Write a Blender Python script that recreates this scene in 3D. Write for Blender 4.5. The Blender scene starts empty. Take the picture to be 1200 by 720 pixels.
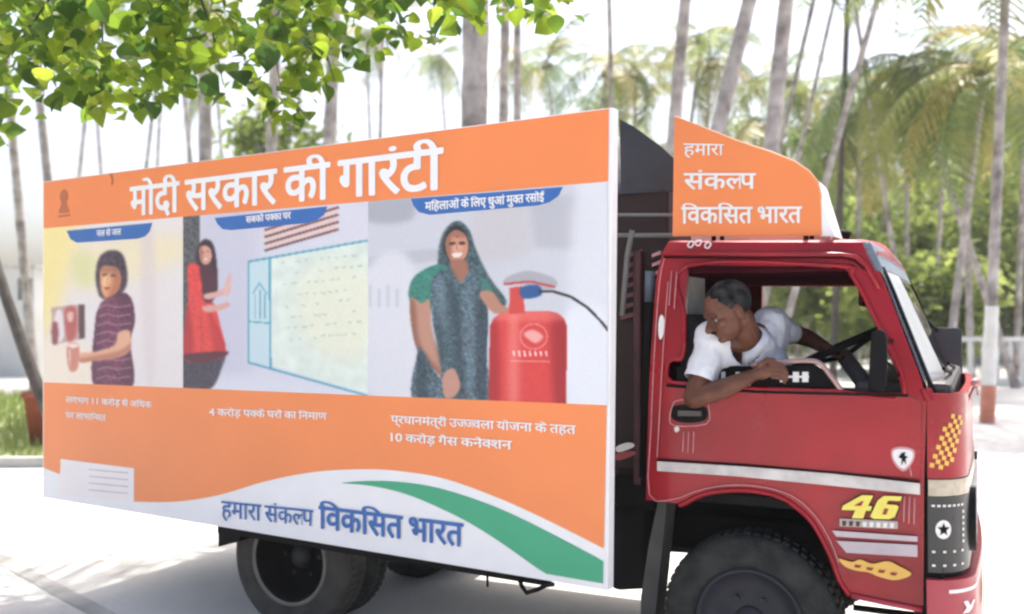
import bpy, bmesh, math, random
import numpy as np
from mathutils import Vector, Matrix, noise
from mathutils.geometry import tessellate_polygon
random.seed(7); rng = np.random.default_rng(7)
R = math.radians
SC = bpy.context.scene
COL = SC.collection

# ------------------------------------------------------------ camera
FPX, EYE = 1150.0, 1.71
PITCH = math.atan(16 / FPX)
cam = bpy.data.cameras.new('camera'); camo = bpy.data.objects.new('camera', cam); COL.objects.link(camo)
cam.sensor_width = 36; cam.lens = FPX / 1200 * 36; cam.clip_start = .05; cam.clip_end = 2000
camo.location = (0, 0, EYE); camo.rotation_euler = (math.pi / 2 + PITCH, 0, 0)
SC.camera = camo

# ------------------------------------------------------------ light
SUN_EL, SUN_AZ = R(66), R(18)        # azimuth clockwise from +Y: behind the truck, a little to the right
w = bpy.data.worlds.new('World'); SC.world = w; w.use_nodes = True
nt = w.node_tree; bg = nt.nodes['Background']
sky = nt.nodes.new('ShaderNodeTexSky'); sky.sky_type = 'NISHITA'; sky.sun_disc = False
sky.sun_elevation = SUN_EL; sky.sun_rotation = SUN_AZ
sky.air_density = .8; sky.dust_density = 6.0; sky.ozone_density = .4
nt.links.new(sky.outputs[0], bg.inputs[0]); bg.inputs[1].default_value = 0.15
sl = bpy.data.lights.new('sun', 'SUN'); sl.energy = 3.6; sl.angle = R(0.5); sl.color = (1, .965, .9)
so = bpy.data.objects.new('sun', sl); COL.objects.link(so)
sd = Vector((math.sin(SUN_AZ) * math.cos(SUN_EL), math.cos(SUN_AZ) * math.cos(SUN_EL), math.sin(SUN_EL)))
so.rotation_euler = sd.to_track_quat('Z', 'Y').to_euler(); so.location = (0, 10, 30)
SC.view_settings.view_transform = 'Standard'; SC.view_settings.look = 'None'
SC.view_settings.exposure = 1.17; SC.view_settings.gamma = 1
cam.dof.use_dof = True; cam.dof.focus_distance = 4.5; cam.dof.aperture_fstop = 1.5
SC.cycles.pixel_filter_type = 'BLACKMAN_HARRIS'; SC.cycles.filter_width = 2.4
SC.cycles.volume_bounces = 1
SC.cycles.max_bounces = 8; SC.cycles.transparent_max_bounces = 16
try: SC.cycles.use_denoising = True
except Exception: pass

# ------------------------------------------------------------ frames: picture point -> ray -> place
def ray(x, y):
    d = Vector(((x - 600) / FPX, 1.0, (360 - y) / FPX))
    c, s = math.cos(PITCH), math.sin(PITCH)
    return Vector((d.x, d.y * c - d.z * s, d.y * s + d.z * c))
def at_depth(x, y, Y):
    d = ray(x, y); return Vector((0, 0, EYE)) + d * (Y / d.y)
def on_ground(x, y, z=0):
    d = ray(x, y); return Vector((0, 0, EYE)) + d * ((z - EYE) / d.z)
Fw = Vector((.9231, -.3846, 0)).normalized()          # truck forward
Fw = Vector((2400, -1150, 0)).normalized()
Nw = Vector((-Fw.y, Fw.x, 0))                          # into the truck, away from the viewer
ORG = Vector((1.041, 4.307, 0)) - Nw * .06
TM = Matrix.Translation(ORG) @ Matrix(((Fw.x, Nw.x, 0, 0), (Fw.y, Nw.y, 0, 0), (0, 0, 1, 0), (0, 0, 0, 1)))
TI = TM.inverted(); EYEL = TI @ Vector((0, 0, EYE))
def P(x, y, v=0.0):
    d = TI.to_3x3() @ ray(x, y); return EYEL + d * ((v - EYEL.y) / d.y)
def g(h):
    t = max(0, (h - 1.42) / .65); b = max(0, (1.42 - h) / .8)
    return .055 * t ** 1.3 + .03 * b ** 2
def PS(x, y, off=0.0):                                # on the tumblehome side of the cab
    v = 0
    for _ in range(6): v = g(P(x, y, v).z) + off
    return P(x, y, v)
# banner plane
z1, z0 = 2.0 * FPX / 566, 2.0 * FPX / 370
A1 = at_depth(713, 400, z1); A0 = at_depth(50, 400, z0)
pd = (A1 - A0); pd.z = 0; pd.normalize(); pn = Vector((-pd.y, pd.x, 0))
if pn.y < 0: pn = -pn
def PB(x, y, off=0.0):
    d = ray(x, y); o = Vector((0, 0, EYE)); a = A1 - pn * off
    return TI @ (o + d * ((a - o).dot(pn) / d.dot(pn)))
pnL = TI.to_3x3() @ pn; pdL = TI.to_3x3() @ pd

# ------------------------------------------------------------ materials
MATS = {}
def s2l(c): return tuple((x / 255 / 12.92) if x / 255 <= .04045 else ((x / 255 + .055) / 1.055) ** 2.4 for x in c)
def mat(name, col, rough=.6, metal=0, var=.15, scale=6, bump=0, bscale=60, coat=0, spec=.5, trans=0, alpha=1, attr=None, randc=None, tint=None, rvar=0):
    if name in MATS: return MATS[name]
    m = bpy.data.materials.new(name); m.use_nodes = True; n = m.node_tree; b = n.nodes['Principled BSDF']
    b.inputs['Roughness'].default_value = rough; b.inputs['Metallic'].default_value = metal
    b.inputs['Coat Weight'].default_value = coat; b.inputs['Coat Roughness'].default_value = .06
    b.inputs['Specular IOR Level'].default_value = spec
    tc = n.nodes.new('ShaderNodeTexCoord')
    ns = n.nodes.new('ShaderNodeTexNoise'); ns.inputs['Scale'].default_value = scale; ns.inputs['Detail'].default_value = 6
    n.links.new(tc.outputs['Object'], ns.inputs['Vector'])
    mx = n.nodes.new('ShaderNodeMix'); mx.data_type = 'RGBA'; mx.blend_type = 'MIX'
    c1 = tuple(max(0, x * (1 - var)) for x in col) + (1,); c2 = tuple(min(1, x * (1 + var)) for x in (tint or col)) + (1,)
    mx.inputs[6].default_value = c1; mx.inputs[7].default_value = c2
    rp = n.nodes.new('ShaderNodeMapRange'); rp.inputs[1].default_value = .3; rp.inputs[2].default_value = .7
    n.links.new(ns.outputs[0], rp.inputs[0])
    if randc:
        oi = n.nodes.new('ShaderNodeObjectInfo'); cr = n.nodes.new('ShaderNodeValToRGB')
        el = cr.color_ramp.elements
        el[0].color = tuple(randc[0]) + (1,); el[-1].color = tuple(randc[-1]) + (1,)
        for i, c in enumerate(randc[1:-1]):
            e = el.new((i + 1) / (len(randc) - 1)); e.color = tuple(c) + (1,)
        if attr:
            at = n.nodes.new('ShaderNodeAttribute'); at.attribute_name = attr; n.links.new(at.outputs['Fac'], cr.inputs[0])
        else: n.links.new(oi.outputs['Random'], cr.inputs[0])
        src = cr.outputs[0]
    elif attr:
        at = n.nodes.new('ShaderNodeAttribute'); at.attribute_name = attr; src = at.outputs['Color']
    else:
        n.links.new(rp.outputs[0], mx.inputs[0]); src = mx.outputs[2]
    n.links.new(src, b.inputs['Base Color'])
    if rvar:
        rr = n.nodes.new('ShaderNodeMapRange'); rr.inputs[1].default_value = .3; rr.inputs[2].default_value = .7
        rr.inputs[3].default_value = max(0, rough - rvar); rr.inputs[4].default_value = rough + rvar
        n2 = n.nodes.new('ShaderNodeTexNoise'); n2.inputs['Scale'].default_value = scale * 2.3; n2.inputs['Detail'].default_value = 8
        n.links.new(tc.outputs['Object'], n2.inputs['Vector']); n.links.new(n2.outputs[0], rr.inputs[0]); n.links.new(rr.outputs[0], b.inputs['Roughness'])
    if bump:
        nb = n.nodes.new('ShaderNodeTexNoise'); nb.inputs['Scale'].default_value = bscale; nb.inputs['Detail'].default_value = 5
        n.links.new(tc.outputs['Object'], nb.inputs['Vector'])
        bp = n.nodes.new('ShaderNodeBump'); bp.inputs['Strength'].default_value = bump; bp.inputs['Distance'].default_value = .02
        n.links.new(nb.outputs[0], bp.inputs['Height']); n.links.new(bp.outputs[0], b.inputs['Normal'])
    if trans:
        out = n.nodes['Material Output']; tr = n.nodes.new('ShaderNodeBsdfTranslucent'); n.links.new(src, tr.inputs[0])
        ms = n.nodes.new('ShaderNodeMixShader'); ms.inputs[0].default_value = trans
        n.links.new(b.outputs[0], ms.inputs[1]); n.links.new(tr.outputs[0], ms.inputs[2]); n.links.new(ms.outputs[0], out.inputs[0])
    MATS[name] = m; return m
def glass_mat(name, tint, rough=.02, ior=1.5):
    m = bpy.data.materials.new(name); m.use_nodes = True; n = m.node_tree; n.nodes.remove(n.nodes['Principled BSDF'])
    t = n.nodes.new('ShaderNodeBsdfTransparent'); t.inputs[0].default_value = tint + (1,)
    gl = n.nodes.new('ShaderNodeBsdfGlossy'); gl.inputs['Roughness'].default_value = rough
    fr = n.nodes.new('ShaderNodeFresnel'); fr.inputs[0].default_value = ior
    ms = n.nodes.new('ShaderNodeMixShader'); n.links.new(fr.outputs[0], ms.inputs[0])
    n.links.new(t.outputs[0], ms.inputs[1]); n.links.new(gl.outputs[0], ms.inputs[2]); n.links.new(ms.outputs[0], n.nodes['Material Output'].inputs[0])
    MATS[name] = m; return m
RED = mat('red_paint', (.23, .003, .010), .34, coat=.2, spec=.3, var=.1, scale=2.2, tint=(.33, .006, .016), bump=.07, bscale=3, rvar=.1)
ROOF = mat('faded_red_paint', (.33, .025, .045), .5, coat=.2, var=.15, scale=5, rvar=.1)
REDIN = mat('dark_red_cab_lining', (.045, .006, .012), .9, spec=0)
BLACK = mat('black_metal', (.006, .006, .007), .65, var=.3, spec=.12)
RUBBER = mat('tyre_rubber', (.012, .0145, .0145), .75, var=.35, scale=14, bump=.3, bscale=90, tint=(.026, .029, .027), spec=.35)
DUSTY = mat('dusty_rubber', (.055, .052, .045), .9, var=.3, scale=10, bump=.3, bscale=80)
RIM = mat('grey_steel', (.016, .018, .026), .6, metal=.1, var=.4, scale=12)
SILVER = mat('silver_trim', (.55, .52, .5), .45, var=.2, scale=12)
CREAM = mat('cream_lens', (.42, .36, .28), .25, var=.25, scale=18)
WHITE = mat('white_panel', (.78, .79, .8), .45, var=.03)
WPAINT = mat('white_marking', (.75, .74, .73), .5, var=.06)
PINKW = mat('pale_pink_marking', (.62, .30, .32), .5, var=.2, scale=30)
ORANGE = mat('orange_print', (.80, .235, .07), .42, var=.04, scale=2, bump=.12, bscale=1.6)
GREEN = mat('green_print', (.045, .36, .19), .5, var=.04)
BLUE = mat('blue_print', (.03, .13, .40), .5, var=.05)
BROWNP = mat('brown_print', (.45, .13, .05), .6, var=.1)
YEL = mat('yellow_sticker', (.78, .68, .12), .5, var=.05)
YEL2 = mat('orange_yellow_sticker', (.72, .44, .09), .5, var=.1)
TARP = mat('dark_tarpaulin', (.035, .037, .045), .6, var=.3, scale=4, bump=.5, bscale=7)
MAROON = mat('maroon_metal', (.06, .018, .024), .6, var=.3)
GREYB = mat('blue_grey_metal', (.09, .12, .16), .5)
PRINT = mat('photo_print', (1, 1, 1), .5, attr='Col')
SEATM = mat('seat_fabric', (.03, .03, .035), .85, bump=.2)
GLASS = glass_mat('window_glass', (.86, .9, .88))
SKIN = mat('dark_skin', (.105, .039, .024), .5, var=.2, scale=16, bump=.15, bscale=110, tint=(.13, .054, .034), spec=.28)
HAIR = mat('greying_hair', (.008, .008, .008), .75, var=.3, scale=22, tint=(.045, .045, .048), bump=.9, bscale=160, spec=.05)
SHIRT = mat('white_shirt', (.66, .68, .73), .85, var=.06, scale=8, bump=.9, bscale=12)
TROUS = mat('dark_trousers', (.03, .03, .04), .85)
BARK = mat('palm_bark', (.24, .205, .19), .9, var=.3, scale=3.5, bump=1.0, bscale=16, tint=(.42, .38, .36))
BARKD = mat('dark_bark', (.075, .065, .055), .95, var=.4, scale=6, bump=.9, bscale=14)
LIME = mat('limewashed_bark', (.72, .70, .66), .9, var=.1, scale=5, bump=.5, bscale=14)
OXIDE = mat('red_oxide_paint', (.52, .20, .13), .9, var=.15, bump=.5, bscale=14)
leafcols = [(.05, .11, .025), (.11, .20, .025), (.18, .28, .028), (.26, .36, .03), (.36, .44, .05)]
LEAF = mat('broad_leaf', (.08, .14, .02), .5, randc=leafcols, trans=.76)
LEAFS = mat('broad_leaf_mass', (.08, .14, .02), .5, randc=leafcols, attr='shade', trans=.74)
frondcols = [(.10, .16, .05), (.17, .24, .07), (.25, .30, .09), (.34, .34, .10), (.46, .36, .11)]
FROND = mat('palm_leaf', (.08, .12, .03), .45, randc=frondcols, trans=.55)
SHRUB = mat('shrub_leaf', (.06, .1, .03), .6, randc=[(.09, .15, .04), (.22, .28, .07), (.38, .42, .12)], attr='shade', trans=.74)
TERRA = mat('terracotta', (.36, .09, .06), .8, var=.2)
WALLM = mat('lime_wall', (.62, .62, .60), .9, var=.1, scale=.8, bump=.2, bscale=10)
DARKG = mat('dark_window_glass', (.03, .035, .04), .15)

# ------------------------------------------------------------ building helpers
def link(name, me, m=None, parent=None, smooth=False):
    o = bpy.data.objects.new(name, me); COL.objects.link(o)
    if m: me.materials.append(m)
    if smooth:
        for p in me.polygons: p.use_smooth = True
    if parent: o.parent = parent
    return o
def from_bm(name, bm, m, parent=None, smooth=False, norm=True):
    if norm: bmesh.ops.recalc_face_normals(bm, faces=bm.faces)
    me = bpy.data.meshes.new(name); bm.to_mesh(me); bm.free()
    return link(name, me, m, parent, smooth)
def bevel(o, wd=.006, seg=2):
    md = o.modifiers.new('bevel', 'BEVEL'); md.width = wd; md.segments = seg; md.limit_method = 'ANGLE'; md.angle_limit = R(35)
    return o
def tag(o, label=None, cat=None, group=None, kind=None):
    if label: o['label'] = label
    if cat: o['category'] = cat
    if group: o['group'] = group
    if kind: o['kind'] = kind
    return o
def empty(name, loc=(0, 0, 0), rz=0):
    o = bpy.data.objects.new(name, None); COL.objects.link(o); o.location = loc; o.rotation_euler = (0, 0, rz); o.empty_display_size = .2; return o
def cuts_h(bm, lo, hi, st):
    h = lo
    while h < hi:
        bmesh.ops.bisect_plane(bm, geom=bm.verts[:] + bm.edges[:] + bm.faces[:], plane_co=(0, 0, h), plane_no=(0, 0, 1)); h += st
def prism(bm, outer, vec, holes=()):
    """solid from a planar outline (3D points) pushed along vec"""
    vec = Vector(vec); loops = [list(outer)] + [list(h) for h in holes]
    flat = [p for l in loops for p in l]
    a = [bm.verts.new(p) for p in flat]; b = [bm.verts.new(Vector(p) + vec) for p in flat]
    for t in tessellate_polygon([[Vector(p) for p in l] for l in loops]):
        try: bm.faces.new([a[i] for i in t]); bm.faces.new([b[i] for i in reversed(t)])
        except ValueError: pass
    k = 0
    for l in loops:
        n = len(l)
        for i in range(n):
            j = (i + 1) % n
            bm.faces.new([a[k + i], a[k + j], b[k + j], b[k + i]])
        k += n
def sheet(bm, pts):
    vs = [bm.verts.new(p) for p in pts]
    for t in tessellate_polygon([[Vector(p) for p in pts]]): bm.faces.new([vs[i] for i in t])
def spl(pts, n=8, closed=True):
    """catmull-rom through 2D points"""
    out = []; N = len(pts)
    rngi = range(N) if closed else range(N - 1)
    for i in rngi:
        if closed: p = [pts[(i + k - 1) % N] for k in range(4)]
        else: p = [pts[max(0, min(N - 1, i + k - 1))] for k in range(4)]
        for s in range(n):
            t = s / n
            out.append(tuple(.5 * ((2 * p[1][c]) + (-p[0][c] + p[2][c]) * t + (2 * p[0][c] - 5 * p[1][c] + 4 * p[2][c] - p[3][c]) * t * t + (-p[0][c] + 3 * p[1][c] - 3 * p[2][c] + p[3][c]) * t ** 3) for c in range(len(p[1]))))
    if not closed: out.append(tuple(pts[-1]))
    return out
def box(bm, c, s, M=None):
    c = Vector(c); M = M or Matrix.Identity(3)
    vs = [bm.verts.new(c + M @ Vector((sx * s[0] / 2, sy * s[1] / 2, sz * s[2] / 2))) for sx in (-1, 1) for sy in (-1, 1) for sz in (-1, 1)]
    for f in ((0, 1, 3, 2), (4, 6, 7, 5), (0, 4, 5, 1), (2, 3, 7, 6), (0, 2, 6, 4), (1, 5, 7, 3)): bm.faces.new([vs[i] for i in f])
def tube(bm, pts, r, seg=8, caps=True):
    pts = [Vector(p) for p in pts]; n = len(pts); rs = r if isinstance(r, (list, tuple)) else [r] * n
    rings = []; ref = None
    for i, p in enumerate(pts):
        t = (pts[min(n - 1, i + 1)] - pts[max(0, i - 1)]).normalized()
        if ref is None: ref = t.orthogonal().normalized()
        ref = (ref - t * ref.dot(t)).normalized(); b = t.cross(ref)
        rings.append([bm.verts.new(p + (ref * math.cos(2 * math.pi * k / seg) + b * math.sin(2 * math.pi * k / seg)) * rs[i]) for k in range(seg)])
    for i in range(n - 1):
        for k in range(seg): bm.faces.new([rings[i][k], rings[i][(k + 1) % seg], rings[i + 1][(k + 1) % seg], rings[i + 1][k]])
    if caps: bm.faces.new(rings[0][::-1]); bm.faces.new(rings[-1])
def lathe(bm, prof, c, axis='v', seg=48):
    """prof: (radius, offset along axis v)"""
    c = Vector(c); rings = []
    for r, o in prof:
        rings.append([bm.verts.new(c + Vector((r * math.cos(2 * math.pi * k / seg), o, r * math.sin(2 * math.pi * k / seg)))) for k in range(seg)] if r > 1e-5 else [bm.verts.new(c + Vector((0, o, 0)))])
    for a, b in zip(rings, rings[1:]):
        for k in range(seg):
            l = (k + 1) % seg
            if len(a) == 1 and len(b) == 1: continue
            if len(a) == 1: bm.faces.new([a[0], b[k], b[l]])
            elif len(b) == 1: bm.faces.new([a[k], a[l], b[0]])
            else: bm.faces.new([a[k], a[l], b[l], b[k]])

# ------------------------------------------------------------ lettering (Devanagari glyphs laid out one by one)
GL = {}
def glyph(ch):
    if ch in GL: return GL[ch]
    def ev(s):
        c = bpy.data.curves.new('t', 'FONT'); c.body = s; c.size = 1; c.resolution_u = 3
        o = bpy.data.objects.new('t', c); COL.objects.link(o); bpy.context.view_layer.update()
        me = bpy.data.meshes.new_from_object(o.evaluated_get(bpy.context.evaluated_depsgraph_get()))
        V = np.array([v.co[:2] for v in me.vertices]) if len(me.vertices) else np.zeros((0, 2)); F = [tuple(p.vertices) for p in me.polygons]
        bpy.data.objects.remove(o); bpy.data.curves.remove(c); bpy.data.meshes.remove(me); return V, F
    V, F = ev(ch); W = ev(ch + 'म')[0]; mw = ev('म')[0]
    adv = (W[:, 0].max() - mw[:, 0].max()) if len(W) else 0
    GL[ch] = (V, F, adv); return GL[ch]
def layout(text, bold=0.0):
    """'<x>' marks a half form: the consonant without its right stem"""
    Vs, Fs, x, k, i, lay = [], [], 0, 0, 0, 0
    offs = [(0, 0)] if not bold else [(0, 0)] + [(bold * math.cos(a), bold * .7 * math.sin(a)) for a in np.arange(0, 2 * math.pi, math.pi / 3)]
    while i < len(text):
        half = False; ch = text[i]
        if ch == '<': half = True; ch = text[i + 1]; i += 1
        i += 1
        if ch == ' ': x += .22; continue
        V, F, adv = glyph(ch)
        if half:
            bm = bmesh.new(); vv = [bm.verts.new((a, b, 0)) for a, b in V]
            for f in F:
                try: bm.faces.new([vv[j] for j in f])
                except ValueError: pass
            cut = adv - .155 if ch not in 'क' else adv - .24
            bmesh.ops.bisect_plane(bm, geom=bm.verts[:] + bm.edges[:] + bm.faces[:], plane_co=(cut, 0, 0), plane_no=(1, 0, 0), clear_outer=True)
            bm.verts.index_update(); V = np.array([v.co[:2] for v in bm.verts]); F = [tuple(v.index for v in f.verts) for f in bm.faces]; bm.free(); adv = cut - .01
        lay += 1
        for q, (ox, oy) in enumerate(offs):
            if len(V):
                Vs.append(np.column_stack([V[:, 0] + x + ox, V[:, 1] + oy, np.full(len(V), (q + (lay % 2) * 8) * .00006)])); Fs += [tuple(a + k for a in f) for f in F]; k += len(V)
        x += adv
    V = np.vstack(Vs); V[:, 0] -= V[:, 0].min(); W = V[:, 0].max()
    return V, Fs, W
def words(name, text, quad, place, m, parent, bold=.014, off=.004):
    """quad: TL,TR,BR,BL in picture points: headline bar above, baseline below"""
    V, F, W = layout(text, bold); TL, TR, BR, BL = [np.array(q, float) for q in quad]
    vs = []
    for a, b, d in V:
        s = a / W; t = b / .635; t = 1 + (t - 1) * .58 if t > 1 else t
        # perspective-correct enough: widths grow along the line with the quad's side heights
        h0, h1 = BL[1] - TL[1], BR[1] - TR[1]; s2 = s * h0 / (h1 + s * (h0 - h1)) if abs(h0 - h1) > 1e-6 else s
        bot = BL + (BR - BL) * s2; top = TL + (TR - TL) * s2; p = bot + (top - bot) * t
        vs.append(place(p[0], p[1], off + d))
    me = bpy.data.meshes.new(name); me.from_pydata(vs, [], F); return link(name, me, m, parent)
def patch(name, pts, place, m, parent, off=.003):
    bm = bmesh.new(); q = [place(x, y, off) for x, y in pts]; sheet(bm, q)
    return from_bm(name, bm, m, parent, norm=False)

# ============================================================ SETTING
def setting(name, bm, m, smooth=False): return tag(from_bm(name, bm, m, smooth=smooth), kind='structure')
CONC = mat('pale_concrete', (.56, .545, .52), .9, var=.10, scale=.7, bump=.25, bscale=25)
bm = bmesh.new(); sheet(bm, [(-84, -16, 0), (84, -16, 0), (84, 92, 0), (-84, 92, 0)]); setting('ground', bm, CONC)
# worn strip and joint lines in the yard
JOINT = mat('joint_grey', (.40, .39, .37), .95, var=.2, scale=3)
ROADM = mat('road_concrete', (.60, .585, .56), .9, var=.08, scale=.5, bump=.3, bscale=30)
bm = bmesh.new(); sheet(bm, [Vector((-60, 13.2, .004)), Vector((60, 14.8, .004)), Vector((60, 24.5, .004)), Vector((-60, 22.5, .004))]); setting('road', bm, ROADM)
bm = bmesh.new()
a, b = on_ground(0, 655), on_ground(105, 712)
dd = (b - a).normalized(); nn = Vector((-dd.y, dd.x, 0)) * .06
for (p, q) in ((a - dd * 12, b + dd * 9),):
    sheet(bm, [p - nn + Vector((0, 0, .004)), q - nn + Vector((0, 0, .004)), q + nn + Vector((0, 0, .004)), p + nn + Vector((0, 0, .004))])
setting('expansion_joint', bm, JOINT)
# grass bed behind the rear of the truck with its kerb
GRASSG = mat('bed_soil', (.25, .28, .12), .95, var=.4, scale=3)
gx0, gx1 = on_ground(-260, 545), on_ground(140, 545)
bed = [Vector((-16, 10.9, .05)), Vector((-3.4, 11.7, .05)), Vector((-4.6, 22, .05)), Vector((-20, 22, .05))]
bm = bmesh.new(); prism(bm, [p - Vector((0, 0, .045)) for p in bed], (0, 0, .06)); setting('grass_bed', bm, GRASSG)
bm = bmesh.new()
for p, q in ((bed[0], bed[1]), (bed[1], bed[2])):
    d = (q - p).normalized(); n_ = Vector((d.y, -d.x, 0)); m_ = (p + q) / 2 + n_ * .06; m_.z = .06
    M3 = Matrix((d, -n_, Vector((0, 0, 1)))).transposed(); box(bm, m_, ((q - p).length + (.12 if p is bed[0] else -.001), .12, .115), M3)
setting('kerb', bm, mat('kerb_concrete', (.5, .49, .46), .9, var=.15))
def grass(name, quad, n, label, hmin=.08, hmax=.22):
    bm = bmesh.new(); sh = []
    for _ in range(n):
        a, b = random.random(), random.random()
        p = quad[0].lerp(quad[1], a).lerp(quad[3].lerp(quad[2], a), b); p.z = .06
        an = random.uniform(0, 6.28); wv = Vector((math.cos(an), math.sin(an), 0)) * random.uniform(.008, .018); h = random.uniform(hmin, hmax)
        ln = Vector((random.uniform(-.06, .06), random.uniform(-.06, .06), h))
        v = [bm.verts.new(p - wv), bm.verts.new(p + wv), bm.verts.new(p + ln)]; bm.faces.new(v); sh += [random.random()] * 3
    o = from_bm(name, bm, mat('grass_blades', (.1, .15, .03), .6, randc=[(.16, .24, .05), (.26, .33, .08), (.36, .38, .14)], attr='shade', trans=.3), norm=False)
    at = o.data.attributes.new('shade', 'FLOAT', 'POINT'); at.data.foreach_set('value', sh); tag(o, label, 'grass', kind='stuff'); return o
grass('grass', bed, 22000, 'bright green grass in the bed beside the rear of the truck')

# ============================================================ VEGETATION
def leaf_mesh(L=1.0):
    # pointed heart-shaped leaf, folded on its midrib
    prof = [(0, .0), (.06, .2), (.22, .42), (.42, .46), (.62, .36), (.82, .17), (1, 0)]
    bm = bmesh.new(); mid = [bm.verts.new((t * L, 0, .06 * math.sin(t * 3.1) * L - .10 * t * t * L)) for t, _ in prof]
    for s in (-1, 1):
        ed = [mid[0]] + [bm.verts.new((t * L, s * wd * L, .05 * math.sin(t * 3.1) * L - .10 * t * t * L + wd * .22 * L)) for t, wd in prof[1:-1]] + [mid[-1]]
        for i in range(len(prof) - 1):
            q = [mid[i], mid[i + 1], ed[i + 1], ed[i]]; q = list(dict.fromkeys(q))
            if len(q) > 2: bm.faces.new(q if s > 0 else q[::-1])
    me = bpy.data.meshes.new('leaf'); bm.to_mesh(me); bm.free(); me.materials.append(LEAF); return me
LM = [leaf_mesh(), ]
def rnd_rot(droop=.5):
    yaw = random.uniform(0, 6.283); pt = random.gauss(droop, .45); rl = random.gauss(0, .6)
    return Matrix.Rotation(yaw, 3, 'Z') @ Matrix.Rotation(pt, 3, 'Y') @ Matrix.Rotation(rl, 3, 'X')

def overhanging_tree():
    base = Vector((-8.2, 3.6, 0)); root = empty('broadleaf_tree', base)
    tag(root, 'broadleaved tree with bright green leaves overhanging the top left above the banner', 'tree')
    I = Matrix.Translation(-base)
    bm = bmesh.new(); top = Vector((-7.2, 5.0, 4.6))
    tube(bm, [I @ p for p in (base, Vector((-8.0, 3.8, 1.5)), Vector((-7.7, 4.3, 3.1)), top)], [.24, .2, .17, .14], 12)
    from_bm('trunk', bm, BARKD, root, True)
    ymax = [(-60, 190), (0, 178), (40, 150), (58, 118), (80, 105), (100, 128), (125, 140), (150, 150), (180, 118), (210, 105), (240, 112), (275, 158), (300, 148), (345, 132), (375, 120), (400, 92), (430, 74), (470, 76), (500, 66), (525, 45), (555, 55), (575, 45), (610, 34), (640, 22), (670, 14), (700, 5)]
    def lim(x):
        for (a, b), (c, d) in zip(ymax, ymax[1:]):
            if a <= x <= c: return b + (d - b) * (x - a) / (c - a)
        return 0
    # limbs reaching over the yard, twigs hanging from them
    bm = bmesh.new(); limbs = []
    for (xe, ye, Ye) in ((660, -70, 7.2), (430, -60, 6.2), (250, -75, 5.6), (90, -40, 6.6), (330, -35, 7.6), (540, -60, 6.6)):
        e = at_depth(xe, ye, Ye); m_ = top.lerp(e, .5) + Vector((0, 0, .45))
        pts = [Vector(p) for p in spl([tuple(top), tuple(m_), tuple(e)], 7, False)]
        pts = [p + Vector((random.gauss(0, .03), random.gauss(0, .03), random.gauss(0, .03))) for p in pts]
        tube(bm, [I @ p for p in pts], [.07 - .055 * i / (len(pts) - 1) for i in range(len(pts))], 7); limbs.append(pts)
    leaves = []; tries = 0
    while len(leaves) < 2400 and tries < 90000:
        tries += 1
        # twig clumps
        cx = random.uniform(-60, 690); lm = lim(cx); cy = random.uniform(-60, lm)
        nz = noise.noise(Vector((cx / 38, cy / 30, 2.3)))
        if nz < -.34 + .62 * (max(cy, 0) / max(lm, 1)) ** 2: continue
        if cx > 380 and random.random() < .3 + .5 * (cx - 380) / 260: continue
        Y = random.uniform(5.0, 7.8); c = at_depth(cx, cy, Y)
        for _ in range(random.randint(2, 5)):
            q = c + Vector((random.gauss(0, .07), random.gauss(0, .09), random.gauss(0, .06)))
            d = q - Vector((0, 0, EYE)); py = 376 - d.z / d.y * FPX; pxx = 600 + d.x / d.y * FPX
            if py < lim(pxx) + 6: leaves.append(q)
    # drooping twigs
    for (x0_, y0_, x1_, y1_, Y) in ((64, -10, -10, 92, 5.6), (118, -20, 115, 118, 5.9), (170, -30, 215, 96, 6.1), (300, -30, 330, 110, 6.3), (350, -20, 392, 96, 5.6), (228, -20, 262, 100, 5.7), (30, -20, 52, 110, 6.9), (430, -40, 455, 60, 6.5), (545, -40, 556, 38, 6.6)):
        a, b = at_depth(x0_, y0_, Y), at_depth(x1_, y1_, Y + .2)
        near = min((p for l in limbs for p in l), key=lambda p: (p - a).length)
        pts = [near, near.lerp(a, .6) + Vector((0, 0, .05)), a, a.lerp(b, .5) + Vector((.02, 0, .015)), b]
        tube(bm, [I @ p for p in pts], [.013, .011, .008, .006, .003], 5)
    from_bm('branch', bm, BARKD, root, True)
    leaves.sort(key=lambda p: p.y)
    vis = [p for p in leaves if -40 < 600 + p.x / p.y * FPX < 1200 and 376 - (p.z - EYE) / p.y * FPX > -5]
    near = vis[:300]; ids = set(id(p) for p in near)
    for p in near:
        o = bpy.data.objects.new('leaf', LM[0]); COL.objects.link(o); o.parent = root
        s = random.uniform(.075, .145)
        o.matrix_local = Matrix.Translation(I @ p) @ (rnd_rot() @ Matrix.Diagonal((s, s, s))).to_4x4()
    V, F, sh = [], [], []; bv = [v.co.copy() for v in LM[0].vertices]; bf = [tuple(f.vertices) for f in LM[0].polygons]
    for p in leaves:
        if id(p) in ids: continue
        s = random.uniform(.075, .145); M = rnd_rot(); k = len(V); c = random.random()
        V += [I @ p + M @ (v * s) for v in bv]; F += [tuple(a + k for a in f) for f in bf]; sh += [c] * len(bv)
    me = bpy.data.meshes.new('foliage'); me.from_pydata(V, [], F); o = link('foliage', me, LEAFS, root); o['kind'] = 'stuff'
    at = me.attributes.new('shade', 'FLOAT', 'POINT'); at.data.foreach_set('value', sh)
overhanging_tree()

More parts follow.
